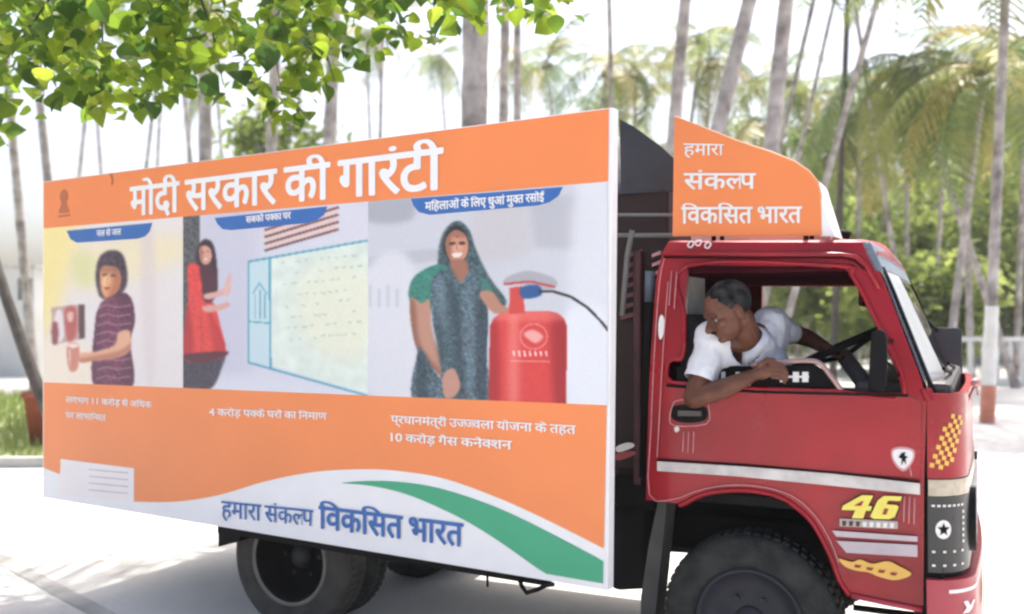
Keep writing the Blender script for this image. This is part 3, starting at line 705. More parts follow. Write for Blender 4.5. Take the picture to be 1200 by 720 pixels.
def fr(s, y, off=.0, bulge=.012):    # a point on the swept front at param s and picture row y
    h = hz(y); u, v = plan(h, s, bulge)
    nu, nv = (math.sin(s * math.pi / 2), -math.cos(s * math.pi / 2)) if s <= 1 else (1, 0)
    return Vector((u + nu * off, v + nv * off, h))
def front_patch(name, s0, s1, y0, y1, m, parent, off=.008, n=4):
    bm = bmesh.new(); r = [(bm.verts.new(fr(s0 + (s1 - s0) * i / n, y0, off)), bm.verts.new(fr(s0 + (s1 - s0) * i / n, y1, off))) for i in range(n + 1)]
    for i in range(n): bm.faces.new([r[i][0], r[i][1], r[i + 1][1], r[i + 1][0]])
    return from_bm(name, bm, m, parent, norm=False)
# chequered sticker rising to the right
bm = bmesh.new()
for i in range(5):
    for j in range(12):
        if (i + j) % 2: continue
        s = .05 + i * .07 + j * .026; y = 548 - j * 5.3 + i * 1.0
        if j > 8 and i < 1 or j < 2 and i > 3: continue
        vs = [bm.verts.new(fr(a, b, .0035)) for a, b in ((s, y), (s + .07, y + 1), (s + .083, y - 4.3), (s + .013, y - 5.3))]; bm.faces.new(vs)
from_bm('chequered_sticker', bm, YEL2, front, norm=False)
# star roundel and dashed trims on the cluster
def disc(name, sc, yc, rs, ry, m, parent, off, star=False):
    bm = bmesh.new(); N = 10 if star else 28; pts = []
    for k in range(N):
        a = 2 * math.pi * k / N; q = (.42 if k % 2 else 1) if star else 1
        pts.append(fr(sc + rs * math.sin(a) * q, yc - ry * math.cos(a) * q, off))
    vs = [bm.verts.new(p) for p in pts]; c = bm.verts.new(fr(sc, yc, off))
    for k in range(N): bm.faces.new([c, vs[k], vs[(k + 1) % N]])
    return from_bm(name, bm, m, parent, norm=False)
rd_ = disc('roundel', .26, 621, .125, 11, WPAINT, clus, .0075); disc('star', .26, 621, .10, 8.5, BLACK, rd_, .010, True)
for y in (592, 646, 662):
    for k in range(7 if y != 646 else 8):
        if k % 2 == 0 or y == 592: front_patch('trim_dash', .08 + k * .085, .08 + k * .085 + .05, y, y + 2.5, WPAINT, clus)
for k in range(6): front_patch('trim_dash', .62, .66, 600 + k * 7, 603.5 + k * 7, WPAINT, clus)
# headlamps on the front face
for v in (.30, W - .30):
    u = uS + RC + .004; h = hz(620); t = bpy.data.objects.new('headlamp', None)
    bm = bmesh.new()
    for a, b in (((.10, .02), (.095, .03)),): pass
    prof = [(.0, -.02), (.085, -.02), (.10, .02), (.115, .025), (.115, -.03)]
    rings = []
    for r, o in prof: rings.append([bm.verts.new((u + o, v + r * math.cos(2 * math.pi * k / 24), h + r * 1.15 * math.sin(2 * math.pi * k / 24))) for k in range(24)] if r else [bm.verts.new((u + o, v, h))])
    for a, b in zip(rings, rings[1:]):
        for k in range(24):
            l = (k + 1) % 24
            bm.faces.new([a[0], b[k], b[l]] if len(a) == 1 else [a[k], a[l], b[l], b[k]])
    hl = from_bm('headlamp', bm, BLACK, truck, True)
    bm = bmesh.new(); bmesh.ops.create_uvsphere(bm, u_segments=20, v_segments=10, radius=.082, matrix=Matrix.Translation((u - .012, v, h)) @ Matrix.Diagonal((.35, 1, 1.12, 1))); from_bm('lens', bm, mat('lamp_lens', (.5, .5, .52), .1, metal=.5), hl, True)
sweep('grille', hL0 + .04, hI0 - .05, BLACK, s0=1.4, s1=1.6 + .0, out=.012, nh=1) if False else None
bm = bmesh.new()
for k in range(5): box(bm, (uS + RC + .02, W / 2, hL0 + .06 + k * .055), (.02, .9, .022))
from_bm('grille', bm, SILVER, truck)
bm = bmesh.new(); box(bm, (uS + RC + .056, W / 2, .47), (.006, .5, .11)); from_bm('number_plate', bm, YEL, truck)
# decal on the bumper corner
def bfr(s, y): 
    h = hz(y); u, v = plan(h, s, .02); return Vector((u + math.sin(s * math.pi / 2) * .033, v - math.cos(s * math.pi / 2) * .033, h))
bm = bmesh.new()
for a in (((.52, 705), (.60, 705), (.66, 712), (.74, 706), (.80, 708), (.70, 716), (.62, 719), (.50, 719), (.58, 713)),):
    sheet(bm, [bfr(*p) for p in a])
from_bm('bumper_sticker', bm, WPAINT, bumper, norm=False)
# windscreen: curved sheet leaning back
def slope_u(h):   # side line of the A pillar
    pts = [PS(1090, 462), PS(1056, 374), PS(1040, 333), PS(1022, 293)]
    pts.sort(key=lambda p: p.z)
    for a, b in zip(pts, pts[1:]):
        if h <= b.z or b is pts[-1]: t = (h - a.z) / (b.z - a.z); return a.x + (b.x - a.x) * t
hT = PS(1022, 293).z
def wind(name, h0, h1, m, out=0.0, th=.006, bow=.055, s0=0, s1=1):
    bm = bmesh.new(); G = []; nh, n = 10, 32
    for j in range(nh + 1):
        h = h0 + (h1 - h0) * j / nh; u0 = slope_u(h); g0 = g(h); row = []
        for i in range(n + 1):
            s = s0 + (s1 - s0) * i / n; v = g0 + (W - 2 * g0) * s; b = (1 - abs(2 * s - 1) ** 3.2) * (1 - .72 * (h - hB) / (hT - hB))
            row.append((bm.verts.new((u0 + bow * b + out, v, h)), bm.verts.new((u0 + bow * b + out - th, v, h))))
        G.append(row)
    for j in range(nh):
        for i in range(n):
            a, b, c, d = G[j][i], G[j][i + 1], G[j + 1][i + 1], G[j + 1][i]; bm.faces.new([a[0], b[0], c[0], d[0]]); bm.faces.new([a[1], d[1], c[1], b[1]])
    for i in range(n):
        for j in (0, nh): a, b = G[j][i], G[j][i + 1]; bm.faces.new([a[0], a[1], b[1], b[0]])
    for j in range(nh):
        for i in (0, n): a, b = G[j][i], G[j + 1][i]; bm.faces.new([a[0], a[1], b[1], b[0]])
    return from_bm(name, bm, m, truck, True)
GLASSW = glass_mat('windscreen_glass', (.8, .84, .84), .03, ior=2.8)
ws = wind('windscreen', hB + .02, hT - .09, GLASSW, th=.005)
wind('windscreen_header', hT - .09, hT + .035, mat('grey_blue_paint', (.13, .16, .2), .45), out=.004, th=.03)
wind('windscreen_sill', hB - .03, hB + .02, RED, out=.006, th=.04)
for s0, s1 in ((.018, .032), (.968, .982)): wind('windscreen_seal', hB, hT - .07, BLACK, out=.012, th=.05, s0=s0, s1=s1)
for va_ in (.75, 1.35):
    bm = bmesh.new(); tube(bm, [Vector((slope_u(hB + .05) + .075, va_, hB + .05)), Vector((slope_u(hB + .09) + .075, va_ - .5, hB + .09))], .008); from_bm('wiper', bm, BLACK, truck)
wind('windscreen_band', hB + .02, hT - .09, mat('pale_band', (.34, .35, .37), .3), out=.006, th=.004, s0=.03, s1=.30)  # pale band laid over the near part of the windscreen
# roof
def roofz(t): return 0
uR0, uR1 = PS(783, 284).x, PS(1022, 293).x
hR = PS(880, 282).z
bm = bmesh.new(); G = []; NU, NV = 18, 24
for i in range(NU + 1):
    t = i / NU; u = uR0 - .015 + (uR1 + .03 - uR0) * t; row = []
    for j in range(NV + 1):
        s = j / NV; v = .045 + (W - .09) * s; e = min(1, (1 - abs(2 * s - 1)) * 6) ; bow = .018 * (max(0, t - .85) / .15) ** 1 * (1 - abs(2 * s - 1) ** 3)
        edge = math.sqrt(max(0, 1 - (1 - min(1, (1 - abs(2 * s - 1)) * 9)) ** 2)); ft = math.sqrt(max(0, 1 - max(0, (t - .9) / .1) ** 2))
        hh0 = PS(783 + 239 * t, 297 if t < .93 else 297 + (t - .93) * 60).z
        row.append(bm.verts.new((u + bow, v, hh0 + .055 * edge * (.35 + .65 * ft) + .05 * math.sin(math.pi * s) * ft)))
    G.append(row)
for i in range(NU):
    for j in range(NV): bm.faces.new([G[i][j], G[i][j + 1], G[i + 1][j + 1], G[i + 1][j]])
roof = from_bm('roof', bm, ROOF, truck, True); md = roof.modifiers.new('s', 'SOLIDIFY'); md.thickness = .02; md.offset = -1
ring('drip_rail', [(777, 298), (880, 298.5), (985, 298.5), (1003, 301), (1016, 312), (1030, 340)], .010, RED, truck, off=.012, closed=False)
ring('drip_rail_shadow_gap', [(778, 301.5), (880, 302), (985, 302), (1001, 305), (1013, 316)], .004, BLACK, truck, off=.014, closed=False)
# white spiral-ish motif on the roof edge above the door
for k, (x, y) in enumerate(((806, 283), (815, 281), (826, 284))): ring('roof_motif', spl([(x, y + 5), (x + 3, y), (x + 7, y + 2), (x + 4, y + 7)], 4), .0035, WPAINT, truck, off=-.0)
# interior: header lining, back wall, floor, dash, seat
uB = PS(768, 400).x; uBk = uB + .02
hTop = PS(880, 306).z
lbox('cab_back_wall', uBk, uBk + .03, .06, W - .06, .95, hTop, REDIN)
def PU(x, y, u):
    d = TI.to_3x3() @ ray(x, y); return EYEL + d * ((u - EYEL.x) / d.x)
bm = bmesh.new(); prism(bm, [PU(x, y, uBk + .05) for x, y in ((803, 316), (826, 322), (826, 378), (803, 376))], (-.01, 0, 0)); from_bm('rear_window_glare', bm, mat('painted_glare', (.82, .82, .8), .8), truck)  # added white pane; the bright glare of the rear glass is put into its colour
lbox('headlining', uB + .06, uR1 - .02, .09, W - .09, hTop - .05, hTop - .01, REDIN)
hh = P(900, 337, W - .1).z
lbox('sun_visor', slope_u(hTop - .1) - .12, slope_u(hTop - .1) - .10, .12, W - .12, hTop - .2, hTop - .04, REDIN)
lbox('cab_floor', uB, uS + .1, .05, W - .05, .90, .95, BLACK)
dash = lbox('dashboard', uS - .28, uS + .10, .06, W - .06, .96, PS(1000, 452).z + .02, mat('dashboard_plastic', (.035, .033, .034), .6), bv=.03)
sm_ = PS(850, 480)
seat = lbox('seat', uB + .12, uB + .62, .12, .68, .95, 1.22, SEATM, bv=.05)
lbox('seat_backrest', uB + .07, uB + .17, .12, .66, 1.2, 1.74, SEATM, seat, bv=.04)
lbox('bench_seat', uB + .12, uB + .6, .8, W - .12, .95, 1.2, SEATM, bv=.05)
# far door top with white stickers, grab rail inside the near door
bt = P(900, 455, W - .06).z
sill = lbox('far_door_trim', P(795, 440, W - .08).x, P(1050, 440, W - .08).x, W - .10, W - .05, 1.3, P(900, 452, W - .08).z, BLACK)
# narrow dark parcel shelf with white squares just inside the near window
sh2 = [P(x, y, .018) for x, y in ((793, 430), (956, 428), (970, 438), (983, 458), (793, 458))]
bm = bmesh.new(); prism(bm, sh2, (0, .012, 0)); tr = from_bm('door_inner_trim', bm, mat('trim_dark', (.007, .007, .008), .7, spec=.08), truck)
for x in (914, 929, 940, 862, 845):
    w_ = 9 if x > 870 else 6
    bm = bmesh.new(); prism(bm, [P(a, b, .014) for a, b in ((x, 436), (x + w_ * .8, 436), (x + w_ * .8, 448), (x, 448))], (0, .003, 0)); from_bm('white_sticker', bm, WPAINT, tr)
bm = bmesh.new(); prism(bm, [P(a, b, .015) for a, b in ((914, 440.5), (948, 440.5), (948, 443), (914, 443))], (0, .002, 0)); from_bm('white_sticker', bm, WPAINT, tr)
bm = bmesh.new(); tube(bm, [P(x, y, .005) for x, y in spl([(880, 428), (920, 424), (950, 423), (962, 427), (973, 440), (986, 458), (990, 466)], 4, False)], .011, 8); from_bm('grab_rail', bm, mat('pale_pink_metal', (.42, .28, .26), .35, metal=.3), truck, True)
# steering wheel
swc = P(983, 407, .42); ax = (P(983, 407, .42) - P(1001, 455, .42)); ax.y = 0; ax = Vector((-.35, 0, .94)).normalized()
ax = Vector((-.42, -.05, .9)).normalized()
e1 = ax.cross(Vector((0, 1, 0))).normalized(); e2 = ax.cross(e1)
def circ(c, r, n=32): return [c + (e1 * math.cos(2 * math.pi * k / n) + e2 * math.sin(2 * math.pi * k / n)) * r for k in range(n)]
bm = bmesh.new(); q = circ(swc, .215); tube(bm, q + [q[0], q[1]], .016, 8, False); stw = from_bm('steering_wheel', bm, BLACK, truck, True)
bm = bmesh.new(); tube(bm, [swc + e1 * .21, swc - ax * .05, swc - e1 * .21], .012, 6); tube(bm, [swc + e2 * .21, swc - ax * .05, swc - e2 * .21], .012, 6); from_bm('spoke', bm, BLACK, stw, True)
bm = bmesh.new(); tube(bm, [swc - ax * .03, swc - ax * .4 + Vector((.08, 0, 0))], [.035, .045], 10); from_bm('steering_column', bm, mat('column_grey', (.16, .15, .15), .5), stw, True)
# far mirror
q = [P(x, y, W + .16) for x, y in spl([(1092, 388), (1108, 385), (1125, 386), (1127, 400), (1127, 450), (1118, 461), (1100, 458), (1089, 430)], 4)]
bm = bmesh.new(); prism(bm, q, (0, .05, 0)); fm = bevel(from_bm('mirror', bm, mat('mirror_back', (.035, .045, .055), .45), truck), .012)
for q in ([P(1112, 458, W + .18), P(1118, 470, W + .1), P(1112, 480, W - .02)], [P(1100, 390, W + .18), P(1088, 378, W + .08), P(1070, 372, W - .02)]):
    bm = bmesh.new(); tube(bm, q, .01); from_bm('bracket', bm, BLACK, fm, True)
bm = bmesh.new(); tube(bm, [Vector((uS + RC, .35, hB - .05)), Vector((uS + RC + .03, .33, hB + .03)), Vector((uS + RC + .04, .33, hB - .02))], .006, 6); bmesh.ops.create_icosphere(bm, subdivisions=2, radius=.02, matrix=Matrix.Translation((uS + RC + .03, .33, hB + .03))); from_bm('parking_lamp', bm, mat('lamp_pink', (.5, .25, .25), .3), truck, True)

# ---- wheels
def wheel(c, r, width, outer_concave, name='wheel', m=RUBBER, rimr=.62):
    c = Vector(c); bm = bmesh.new(); rr = r * rimr
    prof = [(rr * .96, .028), (rr, .012), (rr + .02, .0), (rr + (r - rr) * .5, -.012), (r * .93, 0), (r * .975, .012), (r, .035), (r * .985, .055), (r, .08), (r * .985, width * .5), (r, width - .08), (r, width - .035), (r * .96, width), (rr, width), (rr * .96, width - .02)]
    lathe(bm, [(a, b) for a, b in prof], c, seg=56)
    # tread blocks
    for k in range(56):
        a0 = 2 * math.pi * k / 56; a1 = a0 + .07
        for o0, o1, sh in ((.03, .085, 0), (width - .085, width - .03, .03)):
            vs = [bm.verts.new(c + Vector((q * math.cos(a + sh), o, q * math.sin(a + sh)))) for a in (a0, a1) for o in (o0, o1) for q in (r * .97, r * 1.014)]
            for f in ((0, 1, 3, 2), (4, 6, 7, 5), (0, 4, 5, 1), (2, 3, 7, 6), (1, 5, 7, 3)): bm.faces.new([vs[i] for i in f])
    wh = empty(name); wh.parent = truck
    from_bm('tyre', bm, m, wh, True)
    dsh = .13 if outer_concave else .03
    bm = bmesh.new(); lathe(bm, [(0, dsh - .005), (rr * .32, dsh), (rr * .34, dsh + .0), (rr * .62, dsh + .02 if not outer_concave else dsh + .03), (rr * .86, dsh + .015), (rr * .9, .012), (rr * .97, .004), (rr * 1.0, .014), (rr * .93, .05), (rr * .93, width - .02)], c, seg=40)
    from_bm('rim', bm, RIM if not outer_concave else mat('dark_rim', (.008, .008, .008), .8, spec=.1), wh, True)
    bm = bmesh.new()
    bmesh.ops.create_uvsphere(bm, u_segments=16, v_segments=8, radius=rr * .3, matrix=Matrix.Translation(c + Vector((0, dsh, 0))) @ Matrix.Diagonal((1, .5 if not outer_concave else .8, 1, 1)))
    from_bm('hub', bm, mat('hub_dark', (.014, .015, .02), .6), wh, True)
    if outer_concave:
        bm = bmesh.new(); lathe(bm, [(rr * .93, .02), (rr * .98, -.004), (rr * 1.03, -.006), (rr * 1.06, .004), (rr * 1.0, .03)], c, seg=48); from_bm('rim_edge', bm, mat('dusty_rim_edge', (.17, .16, .13), .8, var=.2), wh, True)
    for k in range(6):
        a = k * math.pi / 3; p = c + Vector((rr * .48 * math.cos(a), dsh - .008, rr * .48 * math.sin(a))); bm = bmesh.new(); tube(bm, [p, p + Vector((0, .03, 0))], .012, 6); from_bm('wheel_nut', bm, RIM, wh)
    return wh
fc = P(877, 726, .06); rT = .385
wheel((fc.x, .06, rT), rT, .2, False)
wheel((fc.x, W - .26, rT), rT, .2, False)
rc_ = P(338, 660, .09)
TY = [wheel((rc_.x, .09, rT + .005), rT + .005, .2, True, m=DUSTY), wheel((rc_.x, .33, rT), rT, .2, False), wheel((rc_.x, W - .29, rT + .005), rT + .005, .2, True), wheel((rc_.x, W - .53, rT), rT, .2, False)]
bm = bmesh.new(); tube(bm, [(rc_.x, .2, .39), (rc_.x, W - .2, .39)], .06, 10); bmesh.ops.create_uvsphere(bm, u_segments=16, v_segments=10, radius=.19, matrix=Matrix.Translation((rc_.x, W / 2, .39))); from_bm('rear_axle', bm, BLACK, truck, True)
bm = bmesh.new(); tube(bm, [(fc.x, .2, .36), (fc.x, W - .2, .36)], .05, 8); from_bm('front_axle', bm, BLACK, truck, True)
# chassis
uRear = PB(60, 500, 0).x; uFrontBody = PS(762, 400).x - .10
for v in (.5, W - .56): lbox('chassis_rail', uRear + .35, uS - .05, v, v + .07, .58, .76, BLACK)
bm = bmesh.new()
for u in np.arange(uRear + .6, uS - .3, .7): box(bm, (u, W / 2, .66), (.06, .9, .1))
from_bm('chassis_crossmember', bm, BLACK, truck)
for v in (.36, W - .42):
    bm = bmesh.new(); tube(bm, spl([(rc_.x - .55, v, .62), (rc_.x, v, .40), (rc_.x + .55, v, .62)], 6, False), .03, 6); from_bm('leaf_spring', bm, BLACK, truck)
bm = bmesh.new(); tube(bm, [(uS - .3, W / 2 - .1, .62), (uS - .9, W / 2 - .05, .52), (rc_.x + .1, W / 2, .42)], .04, 8); from_bm('drive_shaft', bm, RIM, truck, True)
# bed side rail under the banner, with hook and rod
bb = [PB(x, y, -.11) for x, y in ((255, 622), (255, 640), (300, 634), (640, 690), (640, 680), (640, 665))]
pf0 = PB(255, 600, -.07); pf1 = PB(712, 600, -.07)
bm = bmesh.new(); a_, b_ = PB(256, 621, -.10), PB(640, 684, -.10); zt = a_.z
prism(bm, [PB(255, 612, -.10), PB(640, 674, -.10), PB(640, 687, -.10), PB(255, 624.5, -.10)], pnL * .05); from_bm('bed_edge_rail', bm, BLACK, truck)
bm = bmesh.new(); prism(bm, [PB(255.5, 612, -.15), PB(281, 617, -.15), PB(281, 634, -.15), PB(256, 641, -.15)], pnL * .35); from_bm('mudguard_bracket', bm, BLACK, truck)
bm = bmesh.new(); tube(bm, [PB(x, y, -.08) for x, y in ((608, 678), (612, 688), (617, 695), (630, 691), (640, 686), (649, 685))], .010, 6); from_bm('tie_hook', bm, BLACK, truck)
bm = bmesh.new(); tube(bm, [PB(x, y, -.08) for x, y in ((571, 672), (571.5, 688))], .006, 6); from_bm('tie_hook', bm, BLACK, truck)
# spare wheel low behind
sw_ = P(478, 662, .65); bm = bmesh.new(); lathe(bm, [(.15, 0), (.30, -.01), (.36, .05), (.36, .12), (.30, .18), (.15, .17), (.15, 0)], (0, 0, 0), seg=36)
for v in bm.verts: v.co = Vector((v.co.x, v.co.z, v.co.y)) + Vector((sw_.x, .95, .42))
from_bm('spare_wheel', bm, RUBBER, truck, True)
# ---- cargo body behind the banner
vb0 = .36; uB0 = uRear + .12; uB1 = PS(757, 400).x - .10
body_h = 2.42
lbox('cargo_bed', uB0, uB1, vb0, W, .8, .92, BLACK)
lbox('cargo_front_wall', uB1 - .04, uB1, vb0 - .12, W, .92, 2.05, MAROON)
lbox('cargo_side_wall', uB0, uB1 - .05, W - .05, W, .92, 2.2, MAROON)
lbox('cargo_rear_wall', uB0, uB0 + .04, vb0 + .05, W - .06, .92, 2.2, MAROON)
# tarpaulin hood, sagging towards the cab
bm = bmesh.new(); G = []
ut0 = uB0; ut1 = P(790, 185, .5).x
hA = P(732, 140, .3).z; hC = P(790, 190, .5).z
for i in range(25):
    t = i / 24; row = []
    u = ut0 + (ut1 - ut0) * t
    kk = (u - P(728, 140, .3).x) / (ut1 - P(728, 140, .3).x)
    ht = hA - .04 if kk < 0 else (hA - .04) + (hC - hA) * kk
    for j in range(17):
        s = j / 16; v = (vb0 - .08) + (W + .03 - vb0 + .08) * s
        e = math.sqrt(max(0, 1 - (2 * s - 1) ** 6)); lo = min(ht - .02, P(760, 228, .35).z)
        row.append(bm.verts.new((u + .02 * math.sin(j * 1.7), v, lo + (ht - lo) * e + .03 * math.sin(u * 9 + j * .8) * e)))
    G.append(row)
for i in range(24):
    for j in range(16): bm.faces.new([G[i][j], G[i][j + 1], G[i + 1][j + 1], G[i + 1][j]])
vsf = G[-1]; bm.faces.new(list(vsf))
from_bm('tarpaulin', bm, TARP, truck, True)
bm = bmesh.new(); prism(bm, [P(x, y, .30) for x, y in ((726, 140), (742, 148), (775, 172), (792, 188), (792, 226), (760, 222), (728, 226))], (0, .02, 0)); from_bm('tarpaulin_side', bm, TARP, truck)
# front rack bars, slats and the tubes in the gap
for y, r in ((253, .008), (277, .011)):
    bm = bmesh.new(); tube(bm, [P(724, y - 1 if y < 260 else y - 1, .22), P(792, y - 1 if y < 260 else y - 1, .22)], r); from_bm('rack_bar', bm, mat('dull_steel', (.15, .155, .15), .5), truck)
bm = bmesh.new(); tube(bm, [P(741, 270, .21), P(735, 300, .21), P(729, 370, .21)], .014); from_bm('rack_post', bm, mat('dull_steel', (.15, .155, .15), .5), truck)
for k in range(7):
    y = 292 + k * 12; bm = bmesh.new(); prism(bm, [P(a, b, .28) for a, b in ((733 - k, y + 6), (752 - k * .5, y), (752 - k * .5, y + 5), (733 - k, y + 11))], (0, .02, 0)); from_bm('rack_slat', bm, mat('dusty_maroon', (.16, .07, .08), .7), truck)
for k in range(3):
    y = 294 + k * 11; bm = bmesh.new(); prism(bm, [P(a, b, .28) for a, b in ((764, y + 4), (774, y), (774, y + 4), (764, y + 8))], (0, .02, 0)); from_bm('rack_slat', bm, PINKW, truck)
bm = bmesh.new(); tube(bm, [P(762, 318, .2), P(761, 354, .2)], .024, 12); from_bm('air_intake', bm, GREYB, truck, True)
bm = bmesh.new(); tube(bm, [P(761, 354, .2), P(758, 450, .2), P(754, 560, .2)], .022, 10); from_bm('intake_pipe', bm, BLACK, truck, True)
lbox('cargo_front_panel', uB1 - .6, uB1 + .12, .30, W, .95, P(760, 222, .3).z, mat('deep_maroon', (.02, .008, .01), .7))
bm = bmesh.new(); prism(bm, [P(x, y, .24) for x, y in spl([(722, 524), (735, 519), (744, 522), (736, 527), (724, 530)], 3)], (0, .01, 0)); from_bm('reflector', bm, WPAINT, truck)
bm = bmesh.new(); prism(bm, [P(x, y, .24) for x, y in spl([(722, 532), (742, 529), (744, 533), (724, 540)], 3)], (0, .01, 0)); from_bm('reflector', bm, mat('dull_red', (.35, .06, .07), .5), truck)
# fuel tank between banner and wheel, mud flap
bm = bmesh.new(); q = [P(x, y, .26) for x, y in ((716, 600), (757, 598), (758, 691), (722, 693), (714, 686))]; prism(bm, q, (0, .4, 0)); bevel(from_bm('fuel_tank', bm, BLACK, truck), .02)
lbox('battery_box', P(722, 560, .3).x, P(768, 560, .3).x, .3, .75, .78, 1.0, BLACK)
bm = bmesh.new(); q = [P(x, y, .10) for x, y in ((771, 588), (781, 590), (776, 640), (768, 720), (764, 760), (750, 760), (751, 700), (760, 640))]; prism(bm, q, (0, .16, 0)); from_bm('mud_flap', bm, mat('worn_rubber', (.05, .052, .05), .7, var=.3), truck)
bm = bmesh.new(); tube(bm, [P(998, 700, .3), P(985, 690, .3), P(970, 700, .3)], .02, 6); tube(bm, [P(1000, 712, .3), P(1080, 722, .3)], .016, 6); from_bm('step_bracket', bm, BLACK, truck)

# ---- roof sign
def RP(x, y, off=0.0): return P(x, y, .10 - off)
osign = [(790, 138), (800, 140), (868, 168), (905, 180), (930, 190), (948, 202), (957, 213), (961, 228), (962, 276), (788, 277)]
bm = bmesh.new(); prism(bm, [RP(x, y) for x, y in osign], (0, .02, 0)); sign = bevel(from_bm('roof_sign', bm, ORANGE, truck), .002)
bm = bmesh.new(); prism(bm, [Vector((p.x, .42, p.z)) for p in (RP(x, y) for x, y in osign)], (0, .02, 0)); from_bm('far_side_board', bm, WHITE, sign)
bm = bmesh.new(); a1, a0 = RP(961, 224), RP(985, 277)
a1, a0 = RP(956, 212), RP(976, 277)
bw = .012
for (q0, q1) in ((a1, a0),):
    n_ = 16; r0 = []; r1 = []
    for k in range(n_ + 1):
        s = k / n_; v = .122 + .30 * s; b = bw * math.sin(math.pi * s) ** .5
        r0.append(bm.verts.new((q1.x + b, v, q1.z))); r1.append(bm.verts.new((q0.x + b * .7, v, q0.z)))
    for k in range(n_): bm.faces.new([r0[k], r0[k + 1], r1[k + 1], r1[k]])
fb = from_bm('front_board', bm, WHITE, sign); md = fb.modifiers.new('s', 'SOLIDIFY'); md.thickness = .012
bm = bmesh.new(); prism(bm, [RP(x, y) for x, y in ((962, 232), (962, 277), (978, 277))], (0, .012, 0)); from_bm('front_gusset', bm, WHITE, sign)
ring('sign_edge', [(791, 137), (868, 167), (905, 179), (930, 189), (948, 201), (958, 213), (962, 228), (963, 276)], .005, mat('pale_orange', (.75, .36, .2), .5), sign, place=RP, off=-.004, closed=False)
words('lettering', 'हमारा', ((801, 168), (848, 169), (848, 182), (801, 182)), RP, WPAINT, sign, .012, .003)
words('lettering', 'संक<लप', ((801, 203), (886, 203), (886, 221), (801, 222)), RP, WPAINT, sign, .022, .003)
words('lettering', 'विकसित भारत'.replace('वि', 'िव').replace('सि', 'िस'), ((798, 243), (940, 242), (940, 261), (798, 262)), RP, WPAINT, sign, .024, .003)
for u, v in ((830, .2), (940, .2), (830, .36), (940, .36)):
    pp = RP(u, 270); bm = bmesh.new(); tube(bm, [(pp.x, v, hR - .03), (pp.x, v, hR + .3)], .012, 6); from_bm('sign_strut', bm, BLACK, sign)
bm = bmesh.new(); tube(bm, [P(980, 277, .4), P(988, 274, .4), P(996, 277, .4)], .02, 8); from_bm('roof_lamp', bm, BLACK, truck, True)

# ---- the big banner
PLX = [(50, 213), (718, 126), (712, 692.5), (50, 583)]
bm = bmesh.new(); prism(bm, [PB(x, y) for x, y in PLX], pnL * .055); banner = from_bm('banner', bm, WHITE, truck)
bevel(banner, .003)
def lerp(a, b, t): return a + (b - a) * t
def top(x): return 213 - .1302 * (x - 50)
def hdr(x): return 268 - .0830 * (x - 50)
def pic(x): return 448 + .0408 * (x - 48)
patch('orange_header', [(51, top(51) + 1), (713.5, top(713.5) + 1.2), (712.5, hdr(712.5)), (51, hdr(51))], PB, ORANGE, banner)
lowc = spl([(157, 588), (207, 588), (258, 580), (312, 564), (370, 553), (429, 550), (475, 553), (524, 562), (587, 585), (644, 611), (707.5, 643)], 5, False)
patch('orange_field', [(51, pic(51)), (711, pic(711))] + lowc[::-1] + [(157, 588), (157, 549), (72, 538), (70, 556), (60, 552), (51, 548)], PB, ORANGE, banner)
sw1 = spl([(400, 566), (430, 564), (467, 565), (512, 572), (569, 590), (625, 615), (707, 658)], 5, False)
sw2 = spl([(640, 672.5), (625, 663), (587, 636), (550, 613), (512, 594), (475, 579), (437, 570), (402, 566.5)], 5, False)
patch('green_swoosh', sw1 + [(706.5, 684)] + sw2, PB, GREEN, banner)
info = patch('info_box', [(71, 538), (157, 549), (157, 588), (70, 581)], PB, mat('box_white', (.8, .76, .76), .5, var=.02), banner, .0045)
for k in range(4):
    y = 549.5 + k * 8; patch('text_line', [(104, y + .2), (150, y + 4.5), (150, y + 5.6), (104, y + 1.3)], PB, mat('faint_text', (.5, .42, .46), .6), info, .0055)
em = patch('state_emblem', spl([(71, 226), (75, 222), (79, 225), (80, 232), (78, 238), (80, 244), (81, 249), (69, 250), (70, 244), (72, 238), (70, 232)], 3), PB, BROWNP, banner, .004)
patch('emblem_base', [(68, 252.5), (82, 251), (82, 253.5), (68, 255)], PB, BROWNP, em, .005)
patch('crack', [(128, 204), (131, 203), (133, 211), (132, 217), (130, 217), (131, 211)], PB, BROWNP, banner, .005)
words('heading', 'मोदी सरकार की गारंटी', ((152, 219.5), (520, 172.5), (520, 221), (152, 253)), PB, WHITE, banner, .026, .006)
words('slogan', 'हमारा संक<लप', ((259, 587), (367, 598), (367, 617), (259, 606)), PB, BLUE, banner, .010, .006)
words('slogan', 'िवकिसत भारत', ((373, 593), (543, 614), (543, 641), (373, 619)), PB, BLUE, banner, .024, .006)
words('lettering', 'लगभग 11 करोड़ से अधिक'.replace('धि', 'िध'), ((77, 465), (178, 471), (178, 478), (77, 472)), PB, WHITE, banner, .02, .006)
words('lettering', 'घर लाभाि<नवत', ((77, 483), (124, 486.5), (124, 493.5), (77, 490)), PB, WHITE, banner, .02, .006)
words('lettering', '4 करोड़ प<क<के घरों का निर्माण'.replace('<क<के', '<कके').replace('निर्मा', 'िनमा'), ((245, 479), (383, 484), (383, 492), (245, 487)), PB, WHITE, banner, .02, .006)
words('lettering', 'प्रधानमंत्री उ<ज<जवला योजना के तहत'.replace('्र', '्र'), ((458, 487), (675, 499), (675, 509), (458, 496)), PB, WHITE, banner, .02, .006)
words('lettering', '10 करोड़ गैस कने<कशन', ((458, 508), (600, 517), (600, 527), (458, 517)), PB, WHITE, banner, .02, .006)

